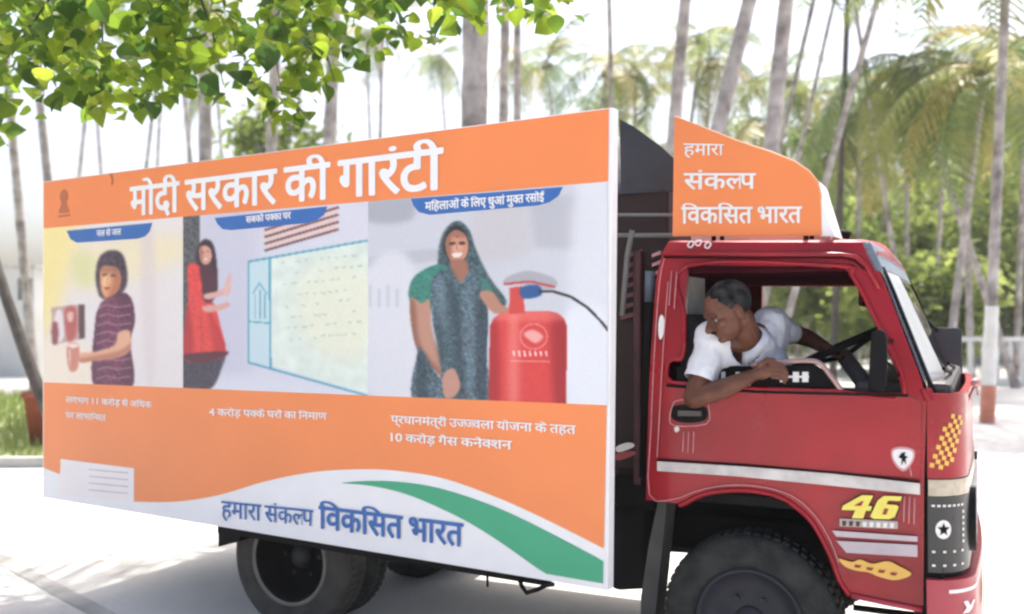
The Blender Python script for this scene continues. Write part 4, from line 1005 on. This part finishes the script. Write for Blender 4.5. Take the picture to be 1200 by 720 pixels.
# photographs printed on the banner: painted into a fine grid
def inside(X, Y, poly):
    m = np.zeros(X.shape, bool); n = len(poly)
    for i in range(n):
        (xa, ya), (xb, yb) = poly[i], poly[(i + 1) % n]
        if ya == yb: continue
        c = ((ya > Y) != (yb > Y)) & (X < (xb - xa) * (Y - ya) / (yb - ya) + xa); m ^= c
    return m
def blur(a, k):
    if k <= 0: return a
    x = np.arange(-int(3 * k) - 1, int(3 * k) + 2); w_ = np.exp(-x ** 2 / (2 * k * k)); w_ /= w_.sum(); r = len(x) // 2
    for ax_ in (0, 1):
        pad = [(r, r) if i == ax_ else (0, 0) for i in range(2)]; b = np.pad(a, pad, mode='edge'); o_ = np.zeros_like(a)
        for i, q in enumerate(w_): o_ += q * (b[i:i + a.shape[0], :] if ax_ == 0 else b[:, i:i + a.shape[1]])
        a = o_
    return a
class Picture:
    def __init__(s, x0, x1, yt, yb, nx, ny):
        s.X = np.linspace(x0, x1, nx)[None, :].repeat(ny, 0); t = np.linspace(0, 1, ny)[:, None]
        s.Y = yt(s.X) + (yb(s.X) - yt(s.X)) * t; s.C = np.zeros((ny, nx, 3)); s.st = (x1 - x0) / nx
    def fill(s, c): s.C[:] = c
    def poly(s, pts, c, soft=.9, a=1, tex=0, ts=4, smooth=True):
        p = spl(pts, 6) if smooth else pts; m = blur(inside(s.X, s.Y, p).astype(float), soft / s.st) * a; s.last = m
        c = np.array(c, float)[None, None, :]
        if tex: n_ = blur(rng.normal(0, 1, s.X.shape), ts / 4 / s.st); n_ /= n_.std(); c = c * (1 + tex * n_[..., None])
        s.C = s.C * (1 - m[..., None]) + c * m[..., None]
    def shade(s, pts, c, soft, a):      # soft tone kept inside the outline last drawn
        m = blur(inside(s.X, s.Y, spl(pts, 6)).astype(float), soft / s.st) * a * s.last
        s.C = s.C * (1 - m[..., None]) + np.array(c, float) * m[..., None]
    def line(s, pts, wd, c, soft=.6, a=1):
        for (xa, ya), (xb, yb) in zip(pts, pts[1:]):
            d = math.hypot(xb - xa, yb - ya) or 1; nx, ny = -(yb - ya) / d * wd / 2, (xb - xa) / d * wd / 2
            s.poly([(xa + nx, ya + ny), (xb + nx, yb + ny), (xb - nx, yb - ny), (xa - nx, ya - ny)], c, soft, a, smooth=False)
    def build(s, name, off=.0032):
        s.C = np.stack([blur(s.C[..., i], .35 / s.st) for i in range(3)], -1)
        C = np.clip(s.C * (1 + .012 * rng.normal(0, 1, s.X.shape)[..., None]), 0, 255) / 255
        L = np.where(C <= .04045, C / 12.92, ((C + .055) / 1.055) ** 2.4) * .86
        ny, nx = s.X.shape; V = [PB(x, y, off) for x, y in zip(s.X.ravel(), s.Y.ravel())]
        id_ = np.arange(nx * ny).reshape(ny, nx); F = np.stack([id_[:-1, :-1], id_[1:, :-1], id_[1:, 1:], id_[:-1, 1:]], -1).reshape(-1, 4)
        me = bpy.data.meshes.new(name); me.from_pydata(V, [], F.tolist()); o = link(name, me, PRINT, banner)
        at = me.color_attributes.new('Col', 'FLOAT_COLOR', 'POINT'); at.data.foreach_set('color', np.column_stack([L.reshape(-1, 3), np.ones(nx * ny)]).ravel().astype(np.float32)); return o
def Z(px0, py0, k): return lambda pts: [(px0 + x / k, py0 + y / k) for x, y in pts]
z7 = Z(40, 240, 3.077); z6 = Z(400, 120, 1.894)
# 1: boy filling a cup
p = Picture(51, 214.5, hdr, pic, 190, 215); p.fill((236, 230, 228))
p.poly([(45, 250), (92, 262), (80, 330), (60, 380), (45, 400)], (250, 232, 160), 9)
p.poly([(95, 290), (205, 275), (205, 310), (100, 340)], (246, 232, 190), 8, .8); p.poly([(85, 300), (110, 300), (108, 335), (88, 330)], (215, 222, 150), 5, .6)
p.poly([(165, 290), (180, 280), (183, 430), (170, 440)], (226, 214, 214), 3, .7); p.poly([(50, 400), (110, 410), (110, 455), (50, 452)], (248, 235, 215), 6)
p.poly(z7([(62, 372), (182, 358), (184, 482), (70, 505)]), (196, 164, 156), 1, smooth=False); p.poly(z7([(160, 362), (182, 360), (182, 482), (162, 484)]), (92, 70, 74), .7, smooth=False)
p.poly(z7([(80, 385), (100, 385), (110, 470), (80, 500), (68, 440)]), (236, 226, 226), 1.2); p.poly(z7([(110, 380), (150, 375), (150, 470), (120, 490)]), (190, 96, 92), 1.4); p.poly(z7([(65, 430), (85, 430), (85, 495), (66, 500)]), (150, 80, 90), 1.2); p.poly(z7([(120, 390), (140, 388), (138, 420), (122, 420)]), (230, 190, 180), 1)
p.poly(z7([(228, 210), (248, 176), (290, 164), (322, 186), (336, 250), (330, 300), (300, 330), (262, 340), (236, 330), (222, 270)]), (74, 58, 70), 1.1, tex=.12)
p.poly(z7([(240, 232), (268, 222), (300, 232), (312, 268), (302, 308), (276, 332), (254, 334), (240, 300)]), (232, 168, 120), 1.0); p.shade(z7([(285, 225), (325, 240), (320, 330), (268, 340), (282, 280)]), (188, 112, 80), 2.2, .85); p.shade(z7([(240, 225), (300, 220), (300, 242), (240, 246)]), (150, 96, 80), 1.6, .6); p.shade(z7([(250, 262), (268, 260), (266, 292), (250, 294)]), (250, 206, 160), 1.6, .9); p.line(z7([(265, 262), (261, 284), (268, 288)]), .8, (170, 100, 78), .6, .8)
p.poly(z7([(246, 250), (262, 248), (262, 256), (246, 258)]), (90, 60, 60), .6, .8); p.poly(z7([(276, 252), (296, 252), (294, 260), (278, 260)]), (90, 60, 60), .6, .8); p.poly(z7([(254, 298), (276, 296), (268, 306), (258, 306)]), (170, 80, 70), .6)
p.poly(z7([(250, 346), (318, 318), (352, 345), (362, 420), (346, 500), (354, 655), (216, 655), (220, 430), (234, 372)]), (118, 62, 88), .9, tex=.10)
p.shade(z7([(300, 320), (372, 340), (360, 650), (318, 650), (330, 480)]), (82, 42, 66), 3, .65); p.shade(z7([(216, 400), (240, 380), (236, 655), (212, 655)]), (80, 44, 66), 2, .5)
for k in range(9): yy = 365 + k * 32; p.line(z7([(225 + (6 if k < 2 else 0), yy + 8), (262, yy - 4), (300, yy + 6), (350, yy - 2)]), 1.6, (186, 138, 158), .6, .75)
p.poly(z7([(344, 455), (346, 520), (310, 548), (220, 562), (166, 568), (160, 538), (230, 528), (290, 505), (304, 462)]), (233, 178, 146), 1.0); p.shade(z7([(350, 500), (340, 530), (240, 572), (160, 575), (166, 556), (300, 530)]), (186, 118, 92), 1.6, .85)
p.poly(z7([(120, 508), (162, 508), (156, 592), (126, 594)]), (214, 142, 122), .9); p.line(z7([(128, 520), (130, 585)]), 1.5, (245, 210, 200), .7); p.poly(z7([(118, 508), (140, 500), (164, 508), (140, 518)]), (246, 224, 216), .7)
p.build('photo_print')
# 2: woman at a wall with a painted board
p = Picture(214.5, 431.5, hdr, pic, 240, 220); p.fill((218, 219, 230))
p.poly([(235, 255), (300, 250), (290, 460), (235, 460)], (208, 208, 224), 8); p.poly([(235, 440), (420, 452), (420, 470), (235, 465)], (222, 226, 236), 6)
p.poly([(214, 250), (234, 250), (235, 460), (214, 460)], (92, 92, 96), .8, smooth=False, tex=.1)
p.poly([(308, 270), (396, 240), (396, 272), (312, 292)], (236, 208, 202), .8, smooth=False)
for k in range(4): p.line([(310, 270 + k * 8), (397, 243 + k * 8.6)], 2.6, (104, 74, 82), .6)
p.poly([(316, 303), (431, 281), (431, 462), (318, 429)], (226, 238, 228), .8, smooth=False, tex=.015, ts=14); p.poly([(350, 330), (425, 310), (425, 420), (360, 400)], (238, 240, 214), 10, .8)
p.poly([(291, 307), (316, 303), (318, 429), (291, 424)], (202, 226, 232), .8, smooth=False)
for ln, wd in (([(290, 307), (431, 282)], 2.4), ([(291, 307), (291, 426)], 2.0), ([(316, 303), (317, 432)], 2.2), ([(291, 425), (431, 464)], 2.4), ([(291, 377), (317, 379)], 1.6)): p.line(ln, wd, (88, 168, 190), .6)
for ln in ([(296, 345), (304, 332), (313, 345)], [(299, 345), (299, 374)], [(305, 340), (305, 374)], [(310, 345), (310, 374)]): p.line(ln, 1.5, (112, 172, 196), .6)
for k in range(8):
    y = 308 + k * 13
    for x in range(330 + (k * 7) % 12, 420, 9):
        if random.random() < .65: p.line([(x, y - (x - 330) * .1), (x + random.uniform(3, 8), y - (x - 330) * .1 + random.uniform(-2, 2))], 1.4, (166, 196, 186), .7, .8)
p.poly(z7([(536, 540), (600, 556), (686, 530), (676, 590), (634, 665), (536, 665)]), (74, 70, 84), 1.0, tex=.08)
p.poly(z7([(585, 175), (600, 135), (625, 126), (648, 150), (660, 230), (658, 320), (630, 345), (600, 330), (588, 240)]), (58, 42, 52), 1.0)
p.poly(z7([(552, 226), (580, 212), (606, 240), (618, 330), (650, 360), (672, 440), (690, 535), (640, 560), (580, 568), (538, 545), (546, 420), (556, 330)]), (232, 76, 72), .9, tex=.025)
p.shade(z7([(530, 330), (562, 380), (574, 560), (530, 560)]), (176, 44, 56), 2, .8); p.shade(z7([(630, 380), (700, 520), (660, 560), (640, 470)]), (190, 48, 56), 2, .7); p.line(z7([(600, 400), (606, 480), (600, 550)]), 1.5, (190, 50, 56), 1, .7); p.poly(z7([(540, 540), (685, 528), (690, 545), (600, 572), (540, 556)]), (96, 44, 60), .8)
p.poly(z7([(598, 225), (640, 215), (660, 300), (640, 350), (612, 345), (604, 280)]), (84, 46, 60), 1.0)
p.poly(z7([(596, 160), (616, 148), (636, 160), (640, 195), (622, 216), (602, 206)]), (222, 166, 146), .8); p.shade(z7([(596, 150), (606, 150), (606, 215), (592, 210)]), (170, 112, 96), 1, .8); p.line(z7([(610, 198), (626, 195)]), 1.2, (250, 235, 235), .5); p.line(z7([(606, 172), (613, 171)]), 1, (80, 50, 50), .4); p.line(z7([(622, 170), (630, 169)]), 1, (80, 50, 50), .4)
p.poly(z7([(612, 325), (660, 312), (700, 300), (706, 316), (660, 334), (622, 342)]), (226, 176, 166), .8); p.poly(z7([(608, 366), (660, 362), (700, 352), (704, 368), (660, 384), (616, 386)]), (222, 170, 160), .8)
p.poly(z7([(684, 300), (704, 250), (712, 262), (704, 320), (690, 330)]), (230, 186, 176), .7)
p.build('photo_print')
# 3: woman in a green sari with a red gas cylinder
p = Picture(431.5, 712, hdr, pic, 320, 300); p.fill((208, 211, 219))
p.poly(z6([(55, 205), (150, 205), (155, 260), (60, 265)]), (176, 180, 188), 3); p.poly(z6([(60, 345), (215, 325), (215, 350), (60, 370)]), (186, 190, 198), 2, .8); p.poly(z6([(60, 370), (160, 360), (160, 650), (60, 645)]), (226, 228, 234), 4, .9)
p.poly(z6([(300, 230), (400, 220), (420, 330), (300, 350)]), (204, 202, 206), 6); p.poly(z6([(415, 215), (568, 200), (570, 330), (430, 322)]), (190, 192, 200), 3.5, smooth=False); p.poly(z6([(520, 190), (600, 185), (600, 660), (510, 660)]), (226, 229, 236), 6, .9); p.poly(z6([(500, 470), (600, 470), (600, 665), (500, 665)]), (232, 236, 243), 4)
for k in range(4): p.line(z6([(64 + k * 20, 405 + (k % 2) * 8), (64 + k * 20, 455)]), 4, (192, 198, 206), 1.4, .7)
p.poly(z6([(214, 355), (222, 300), (240, 272), (262, 264), (284, 284), (300, 330), (330, 390), (366, 440), (350, 455), (310, 420), (300, 480), (210, 480)]), (70, 92, 98), 1.0, tex=.13, ts=4)
p.poly(z6([(226, 322), (234, 288), (256, 272), (276, 288), (284, 325), (270, 352), (240, 352)]), (40, 36, 42), 1.0)
p.poly(z6([(232, 306), (252, 284), (276, 296), (282, 326), (270, 352), (250, 358), (236, 340)]), (205, 148, 122), .8); p.shade(z6([(228, 300), (242, 296), (244, 345), (256, 362), (232, 352)]), (150, 98, 80), 1.6, .85); p.shade(z6([(250, 318), (268, 318), (262, 334), (250, 334)]), (232, 176, 148), 2, .7); p.shade(z6([(236, 282), (280, 284), (280, 298), (236, 298)]), (140, 92, 76), 1.4, .6); p.poly(z6([(244, 352), (276, 352), (284, 392), (262, 402), (246, 380)]), (166, 112, 92), 1.2); p.line(z6([(257, 312), (256, 326), (262, 329)]), .8, (140, 88, 74), .5, .8)
p.poly(z6([(240, 312), (252, 310), (252, 316), (240, 317)]), (70, 45, 42), .4, .9); p.poly(z6([(262, 310), (274, 310), (274, 316), (262, 316)]), (70, 45, 42), .4, .9); p.poly(z6([(246, 336), (268, 334), (262, 344), (250, 344)]), (240, 226, 220), .5); p.poly(z6([(255, 296), (258, 296), (258, 300), (255, 300)]), (190, 40, 40), .4)
p.poly(z6([(152, 405), (170, 380), (214, 360), (240, 380), (215, 460), (180, 452), (152, 440)]), (60, 134, 118), .9, tex=.05); p.poly(z6([(285, 378), (322, 396), (338, 430), (306, 446), (290, 420)]), (60, 130, 116), .9)
p.poly(z6([(152, 438), (178, 446), (196, 440), (200, 500), (216, 550), (250, 590), (262, 632), (246, 652), (226, 650), (222, 612), (186, 575), (162, 530)]), (196, 146, 124), .9); p.shade(z6([(150, 440), (164, 450), (176, 540), (222, 600), (232, 655), (210, 655), (150, 560)]), (142, 94, 78), 2.2, .85)
p.poly(z6([(200, 395), (236, 372), (262, 402), (292, 372), (318, 420), (326, 470), (322, 560), (320, 668), (165, 668), (168, 560), (176, 545), (200, 585), (222, 610), (214, 540), (202, 480)]), (84, 106, 118), .9, tex=.15, ts=4)
p.poly(z6([(225, 385), (262, 405), (262, 660), (236, 660), (250, 600), (216, 545)]), (70, 98, 104), 2.0, .5, tex=.15, ts=3)
p.last = inside(p.X, p.Y, z6([(165, 668), (168, 560), (200, 395), (236, 372), (318, 420), (326, 470), (320, 668)])).astype(float)
for (q, a) in (([(165, 560), (190, 570), (190, 668), (165, 668)], .55), ([(236, 400), (262, 450), (276, 660), (256, 660), (248, 520)], .5), ([(300, 440), (328, 460), (322, 668), (300, 668)], .55), ([(206, 470), (226, 480), (230, 600), (214, 560)], .4)): p.shade(z6(q), (38, 52, 62), 2.6, a)
for (q, a) in (([(205, 400), (228, 400), (232, 500), (214, 480)], .35), ([(272, 420), (292, 430), (296, 640), (280, 640)], .3)): p.shade(z6(q), (140, 160, 170), 2.6, a)
p.poly(z6([(226, 606), (250, 592), (264, 630), (248, 655), (228, 652)]), (200, 150, 130), .8)
p.poly(z6([(306, 425), (334, 420), (356, 448), (378, 462), (350, 470), (330, 462)]), (190, 138, 116), .9)
p.poly(z6([(330, 520), (331, 496), (338, 480), (352, 470), (372, 464), (460, 464), (480, 469), (493, 480), (500, 496), (501, 520), (497, 700), (326, 700)]), (222, 68, 66), .8, tex=.012, smooth=False)
p.shade(z6([(320, 466), (346, 466), (350, 675), (320, 675)]), (168, 36, 42), 3, .8); p.shade(z6([(468, 466), (510, 466), (510, 675), (474, 675)]), (160, 32, 40), 4, .85); p.shade(z6([(372, 476), (392, 474), (394, 660), (370, 660)]), (244, 132, 124), 3.5, .75); p.shade(z6([(330, 462), (500, 462), (500, 484), (330, 484)]), (246, 140, 128), 2.5, .5)
p.poly(z6([(374, 412), (402, 408), (408, 468), (372, 470)]), (216, 74, 70), .8, smooth=False); p.poly(z6([(362, 392), (400, 376), (430, 376), (474, 392), (474, 412), (430, 420), (400, 402), (366, 406)]), (176, 176, 184), .9); p.line(z6([(360, 404), (420, 398), (474, 410)]), 2.6, (196, 66, 70), .7)
p.poly(z6([(398, 412), (436, 406), (444, 428), (404, 436)]), (44, 92, 150), .8)
p.line(z6([(438, 420), (470, 420), (510, 432), (545, 455), (575, 485), (597, 512)]), 3.0, (44, 40, 46), .6)
cx_, cy_ = 427, 520
p.line(z6([(cx_ + 30 * math.cos(a), cy_ + 28 * math.sin(a)) for a in np.linspace(0, 6.3, 20)]), 1.2, (246, 190, 184), .6, .8); p.poly(z6([(405, 515), (425, 505), (448, 520), (430, 535)]), (246, 196, 190), 1.0, .8)
for k in range(7): p.line(z6([(382 + k * 12, 552), (384 + k * 12, 564)]), 2.2, (250, 224, 220), .6)
p.line(z6([(376, 574), (462, 576)]), 1.4, (246, 200, 196), .7)
p.build('photo_print')
# blue tabs with their captions
z5 = Z(30, 120, 3)
for pts, txt, quad in ((z5([(144, 452), (446, 424), (436, 455), (420, 472), (395, 480), (180, 494), (158, 482)]), 'नल से जल', ((113, 270.5), (142, 268), (142, 275), (113, 277.5))),
        (z5([(664, 407), (1061, 366), (1050, 396), (1025, 414), (990, 425), (722, 450), (692, 446), (674, 428)]), 'सबको प<कका घर', ((288, 254), (341, 248.5), (341, 256), (288, 261.5))),
        (z6([(154, 214), (492, 188), (482, 208), (462, 222), (436, 229), (196, 250), (172, 244), (160, 230)]), 'महिलाओं के लिए धुआं मु<कत रसोई'.replace('हि', 'िह').replace('लि', 'िल'), ((498, 237.5), (638, 226), (638, 235.5), (498, 247)))):
    tb = patch('caption_tab', pts, PB, BLUE, banner, .0045); words('lettering', txt, quad, PB, WHITE, tb, .03, .0065)

# ============================================================ DRIVER
def cap(bm, p0, p1, r0, r1, n=14):
    p0, p1 = Vector(p0), Vector(p1); d = p1 - p0; L = d.length; q = d.to_track_quat('Z', 'Y').to_matrix()
    rings = []; st = [(-r0, 0)] 
    for k in range(1, 5): a = k / 5 * math.pi / 2; st.append((-r0 * math.cos(a), r0 * math.sin(a)))
    st += [(0, r0), (L * .5, (r0 + r1) / 2), (L, r1)]
    for k in range(1, 5): a = k / 5 * math.pi / 2; st.append((L + r1 * math.sin(a), r1 * math.cos(a)))
    st.append((L + r1, 0))
    for z_, r in st: rings.append([bm.verts.new(p0 + q @ Vector((r * math.cos(2 * math.pi * i / n), r * math.sin(2 * math.pi * i / n), z_))) for i in range(n)] if r > 1e-6 else [bm.verts.new(p0 + q @ Vector((0, 0, z_)))])
    for a, b in zip(rings, rings[1:]):
        for i in range(n):
            l = (i + 1) % n
            bm.faces.new([a[0], b[l], b[i]] if len(a) == 1 else [a[i], a[l], b[0]] if len(b) == 1 else [a[i], a[l], b[l], b[i]])
def ell(bm, c, r, M=None, seg=24):
    bmesh.ops.create_uvsphere(bm, u_segments=seg, v_segments=seg // 2, radius=1, matrix=Matrix.Translation(c) @ ((M or Matrix.Identity(3)) @ Matrix.Diagonal(r)).to_4x4())
def remesh(name, bm, m, parent, vox, sm=4):
    bmesh.ops.recalc_face_normals(bm, faces=bm.faces); me = bpy.data.meshes.new('tmp'); bm.to_mesh(me); bm.free(); o = bpy.data.objects.new('tmp', me); COL.objects.link(o)
    a = o.modifiers.new('r', 'REMESH'); a.mode = 'VOXEL'; a.voxel_size = vox
    b = o.modifiers.new('s', 'SMOOTH'); b.iterations = sm; b.factor = .5
    bpy.context.view_layer.update(); me2 = bpy.data.meshes.new_from_object(o.evaluated_get(bpy.context.evaluated_depsgraph_get())); me2.name = name
    bpy.data.objects.remove(o); return link(name, me2, m, parent, True)
person = empty('person', ORG, rz); tag(person, 'driver in a white short-sleeved shirt leaning out of the cab window and looking down', 'person')
Hc = P(854, 366, -.04); HS = 1.05
fwd = Vector((-.70, -.52, -.48)).normalized(); up = Vector((-.30, -.22, .93)); up = (up - fwd * up.dot(fwd)).normalized(); rt = fwd.cross(up)   # rt: person's right... sideways
HM = Matrix((fwd, -rt, up)).transposed()   # columns: forward, left, up
def H(f, l, u): return Hc + HM @ Vector((f, l, u)) * HS
neck0 = P(878, 402, .10); chest = P(885, 445, .22); shR = P(836, 398, .04); shL = P(903, 383, .26); pelvis = P(880, 540, .36)
elR = P(814, 466, -.055); wrR = P(880, 441, -.055)
bm = bmesh.new()
ell(bm, H(-.01, 0, .035), tuple(HS * q for q in (.100, .076, .088)), HM); ell(bm, H(.028, 0, -.03), tuple(HS * q for q in (.068, .062, .078)), HM); ell(bm, H(.05, 0, -.075), tuple(HS * q for q in (.036, .038, .03)), HM)
ell(bm, H(.080, 0, .024), tuple(HS * q for q in (.018, .055, .016)), HM)            # brow
cap(bm, H(.088, 0, .012), H(.114, 0, -.024), .010, .0165)     # nose
for s in (-1, 1):
    ell(bm, H(.06, s * .040, -.018), tuple(HS * q for q in (.028, .022, .022)), HM)  # cheek
    ell(bm, H(.104, s * .012, -.026), tuple(HS * q for q in (.010, .009, .008)), HM)
    ell(bm, H(-.012, s * .078, -.005), tuple(HS * q for q in (.020, .010, .032)), HM)  # ear
ell(bm, H(.087, 0, -.048), tuple(HS * q for q in (.014, .026, .008)), HM); ell(bm, H(.085, 0, -.060), tuple(HS * q for q in (.013, .022, .008)), HM); ell(bm, H(.076, 0, -.085), tuple(HS * q for q in (.020, .024, .016)), HM)
cap(bm, H(-.035, 0, -.05), neck0, .056, .062)
cap(bm, neck0, shR, .062, .06); cap(bm, neck0, shL, .062, .06); ell(bm, chest, (.15, .19, .2)); cap(bm, chest, pelvis, .14, .15)
cap(bm, shR, elR, .055, .048); cap(bm, elR, P(850, 455, -.06), .049, .045); cap(bm, P(850, 455, -.06), wrR, .045, .029)
elL = P(948, 397, .44); wrL = P(968, 408, .36)
cap(bm, shL, elL, .05, .040); cap(bm, elL, wrL, .040, .028)
# legs, seated
for v in (.26, .46): k_ = Vector((uS - .32, v, 1.22)); cap(bm, Vector((pelvis.x, v, pelvis.z)), k_, .085, .06); cap(bm, k_, Vector((k_.x + .12, v, .98)), .058, .045)
# right hand, lightly closed, lying along the top of the door
pR = P(893, 436, -.055); ell(bm, pR, (.042, .018, .034), Matrix.Rotation(R(-14), 3, 'Y'))
cap(bm, wrR, pR, .026, .026)
for k in range(4):
    a = P(903 + k * .8, 427 + k * 5.0, -.06); L_ = (.034, .038, .035, .028)[k]
    d1 = Vector((.95, -.1, .08 - k * .05)).normalized(); b = a + d1 * L_; d2 = Vector((.85, .25, -.40)).normalized(); c = b + d2 * L_ * .7; e = c + Vector((.2, .4, -.8)).normalized() * L_ * .55
    cap(bm, a, b, .0098, .0088, 8); cap(bm, b, c, .0088, .008, 8); cap(bm, c, e, .008, .0065, 8)
a = P(890, 428, -.06); b = P(899, 421, -.065); c = P(907, 422, -.068); cap(bm, a, b, .013, .011, 8); cap(bm, b, c, .0105, .009, 8)
# left hand closed round the wheel rim
pL = P(974, 411, .33); rim_ = pL + Vector((.03, -.0, .0)); ell(bm, pL, (.04, .032, .022), Matrix.Rotation(R(20), 3, 'Y')); cap(bm, wrL, pL, .026, .026)
for k in range(4):
    a = pL + Vector((.02, -.028 + k * .019, .008)); b = a + Vector((.028, 0, .004)); c = b + Vector((.008, 0, -.026)); e = c + Vector((-.018, 0, -.01)); cap(bm, a, b, .0105, .0095, 8); cap(bm, b, c, .0095, .0085, 8); cap(bm, c, e, .0085, .007, 8)
a = pL + Vector((-.01, -.03, -.005)); cap(bm, a, a + Vector((.035, -.012, -.018)), .012, .010, 8); cap(bm, a + Vector((.035, -.012, -.018)), a + Vector((.058, -.004, -.02)), .010, .008, 8)
body = remesh('body', bm, SKIN, person, .0045, 3)
# hair: cap hugging the skull
bm = bmesh.new(); ell(bm, H(-.018, 0, .040), tuple(HS * q for q in (.101, .079, .089)), HM, 36)
bmesh.ops.bisect_plane(bm, geom=bm.verts[:] + bm.edges[:] + bm.faces[:], plane_co=H(.030, 0, .05), plane_no=(HM @ Vector((.88, 0, -.48))), clear_outer=True)
bmesh.ops.bisect_plane(bm, geom=bm.verts[:] + bm.edges[:] + bm.faces[:], plane_co=H(0, 0, -.022), plane_no=(HM @ Vector((.15, 0, -1))), clear_outer=True)
for v in bm.verts: v.co += (v.co - H(-.016, 0, .038)).normalized() * .004 * noise.noise(v.co * 60)
hair = from_bm('hair', bm, HAIR, person, True)
for s in (-1, 1):
    bm = bmesh.new(); ell(bm, H(.076, s * .030, .003), (.010, .013, .008), HM, 16); eye = from_bm('eye', bm, mat('eye_white', (.32, .29, .27), .3), person, True)
    bm = bmesh.new(); ell(bm, H(.0845, s * .031, .002), (.003, .0055, .0055), HM, 12); from_bm('iris', bm, BLACK, eye, True)
    bm = bmesh.new(); tube(bm, [H(.090, s * .014, .020), H(.090, s * .032, .026), H(.078, s * .048, .020)], [.003, .004, .002], 6); from_bm('eyebrow', bm, HAIR, person, True)
bm = bmesh.new(); tube(bm, [H(.100, -.024, -.046), H(.106, 0, -.041), H(.100, .024, -.046)], [.003, .006, .003], 8); from_bm('moustache', bm, HAIR, person, True)
# shirt
bm = bmesh.new()
ell(bm, chest, (.165, .205, .215)); cap(bm, chest, pelvis, .158, .165); nk = neck0 - (H(-.03, 0, -.05) - neck0).normalized() * .045
cap(bm, nk, shR, .082, .078); cap(bm, nk, shL, .082, .078); cap(bm, nk, chest, .11, .15); cap(bm, shR, chest, .09, .13); cap(bm, shL, chest, .09, .12)
cap(bm, shR, shR.lerp(elR, .66), .072, .074); cap(bm, shL, shL.lerp(elL, .45), .072, .062)
sl1 = shR.lerp(elR, .66); bm2 = bm
for v in bm.verts:
    v.co += Vector((noise.noise(v.co * 9), noise.noise(v.co * 9 + Vector((9, 0, 0))), noise.noise(v.co * 9 + Vector((0, 9, 0))))) * .008
shirt = remesh('shirt', bm, SHIRT, person, .007, 3)
# trim the sleeve with a clean hem, open the neck
me = shirt.data; bm = bmesh.new(); bm.from_mesh(me)
dR = (elR - shR).normalized(); cutp = shR.lerp(elR, .70)
fs = [f for f in bm.faces if (f.calc_center_median() - cutp).length < .15 and f.calc_center_median().y < .05 and (f.calc_center_median() - elR).length < .26]
gs = list({e for f in fs for e in f.edges}) + list({v for f in fs for v in f.verts}) + fs
bmesh.ops.bisect_plane(bm, geom=gs, plane_co=cutp, plane_no=dR, clear_outer=True)
dn = (H(-.03, 0, -.05) - neck0).normalized(); fn = Vector((-.55, -.75, -.35)).normalized()
vn = [v for v in bm.verts if (v.co - neck0).length < .115 and (v.co - (neck0 + dn * .035 - fn * .03)).dot((dn + fn * .45).normalized()) > 0]
bmesh.ops.delete(bm, geom=vn, context='VERTS')
for v in bm.verts:
    q = v.co; v.co += v.normal * (.006 * noise.noise(Vector((q.x * 7, q.y * 7, q.z * 22))) + .004 * noise.noise(q * 26))
bm.to_mesh(me); bm.free(); md = shirt.modifiers.new('s', 'SOLIDIFY'); md.thickness = .004
# collar: two flaps round the neck
bm = bmesh.new(); cc = neck0 + dn * .025; a1_ = dn.cross(fn).normalized(); a2_ = a1_.cross(dn).normalized()
if a2_.dot(fn) < 0: a2_ = -a2_
for sgn in (1, -1):
    row = []
    for k in range(13):
        a = math.pi - (math.pi - .35) * k / 12; d = a2_ * math.cos(a) + a1_ * sgn * math.sin(a)
        dip = -.03 * max(0, math.cos(a)) ; row.append((bm.verts.new(cc + d * .070 + dn * (.018 + dip)), bm.verts.new(cc + d * (.098 + .012 * (k > 10)) + dn * (-.014 + dip - .012 * (k > 9)))))
    for k in range(12): bm.faces.new([row[k][0], row[k + 1][0], row[k + 1][1], row[k][1]])
col_ = from_bm('collar', bm, SHIRT, shirt, True); md = col_.modifiers.new('s', 'SOLIDIFY'); md.thickness = .004
bm = bmesh.new()
for v in (.26, .46): k_ = Vector((uS - .32, v, 1.22)); cap(bm, Vector((pelvis.x, v, pelvis.z)), k_, .1, .072); cap(bm, k_, Vector((k_.x + .12, v, .99)), .07, .055)
ell(bm, pelvis, (.17, .2, .13)); remesh('trousers', bm, TROUS, person, .012, 3)
# dark object (towel end) between arm and body
# ============================================================ AIR
bm = bmesh.new(); box(bm, (0, 38, 10.5), (170, 110, 23)); hz_ = from_bm('haze', bm, None); hz_['kind'] = 'stuff'
hm = bpy.data.materials.new('haze'); hm.use_nodes = True; n = hm.node_tree; n.nodes.remove(n.nodes['Principled BSDF'])
pv = n.nodes.new('ShaderNodeVolumePrincipled'); pv.inputs['Color'].default_value = (.95, .96, .97, 1); pv.inputs['Density'].default_value = .0007; pv.inputs['Anisotropy'].default_value = .3
n.links.new(pv.outputs[0], n.nodes['Material Output'].inputs['Volume']); hz_.data.materials.append(hm)
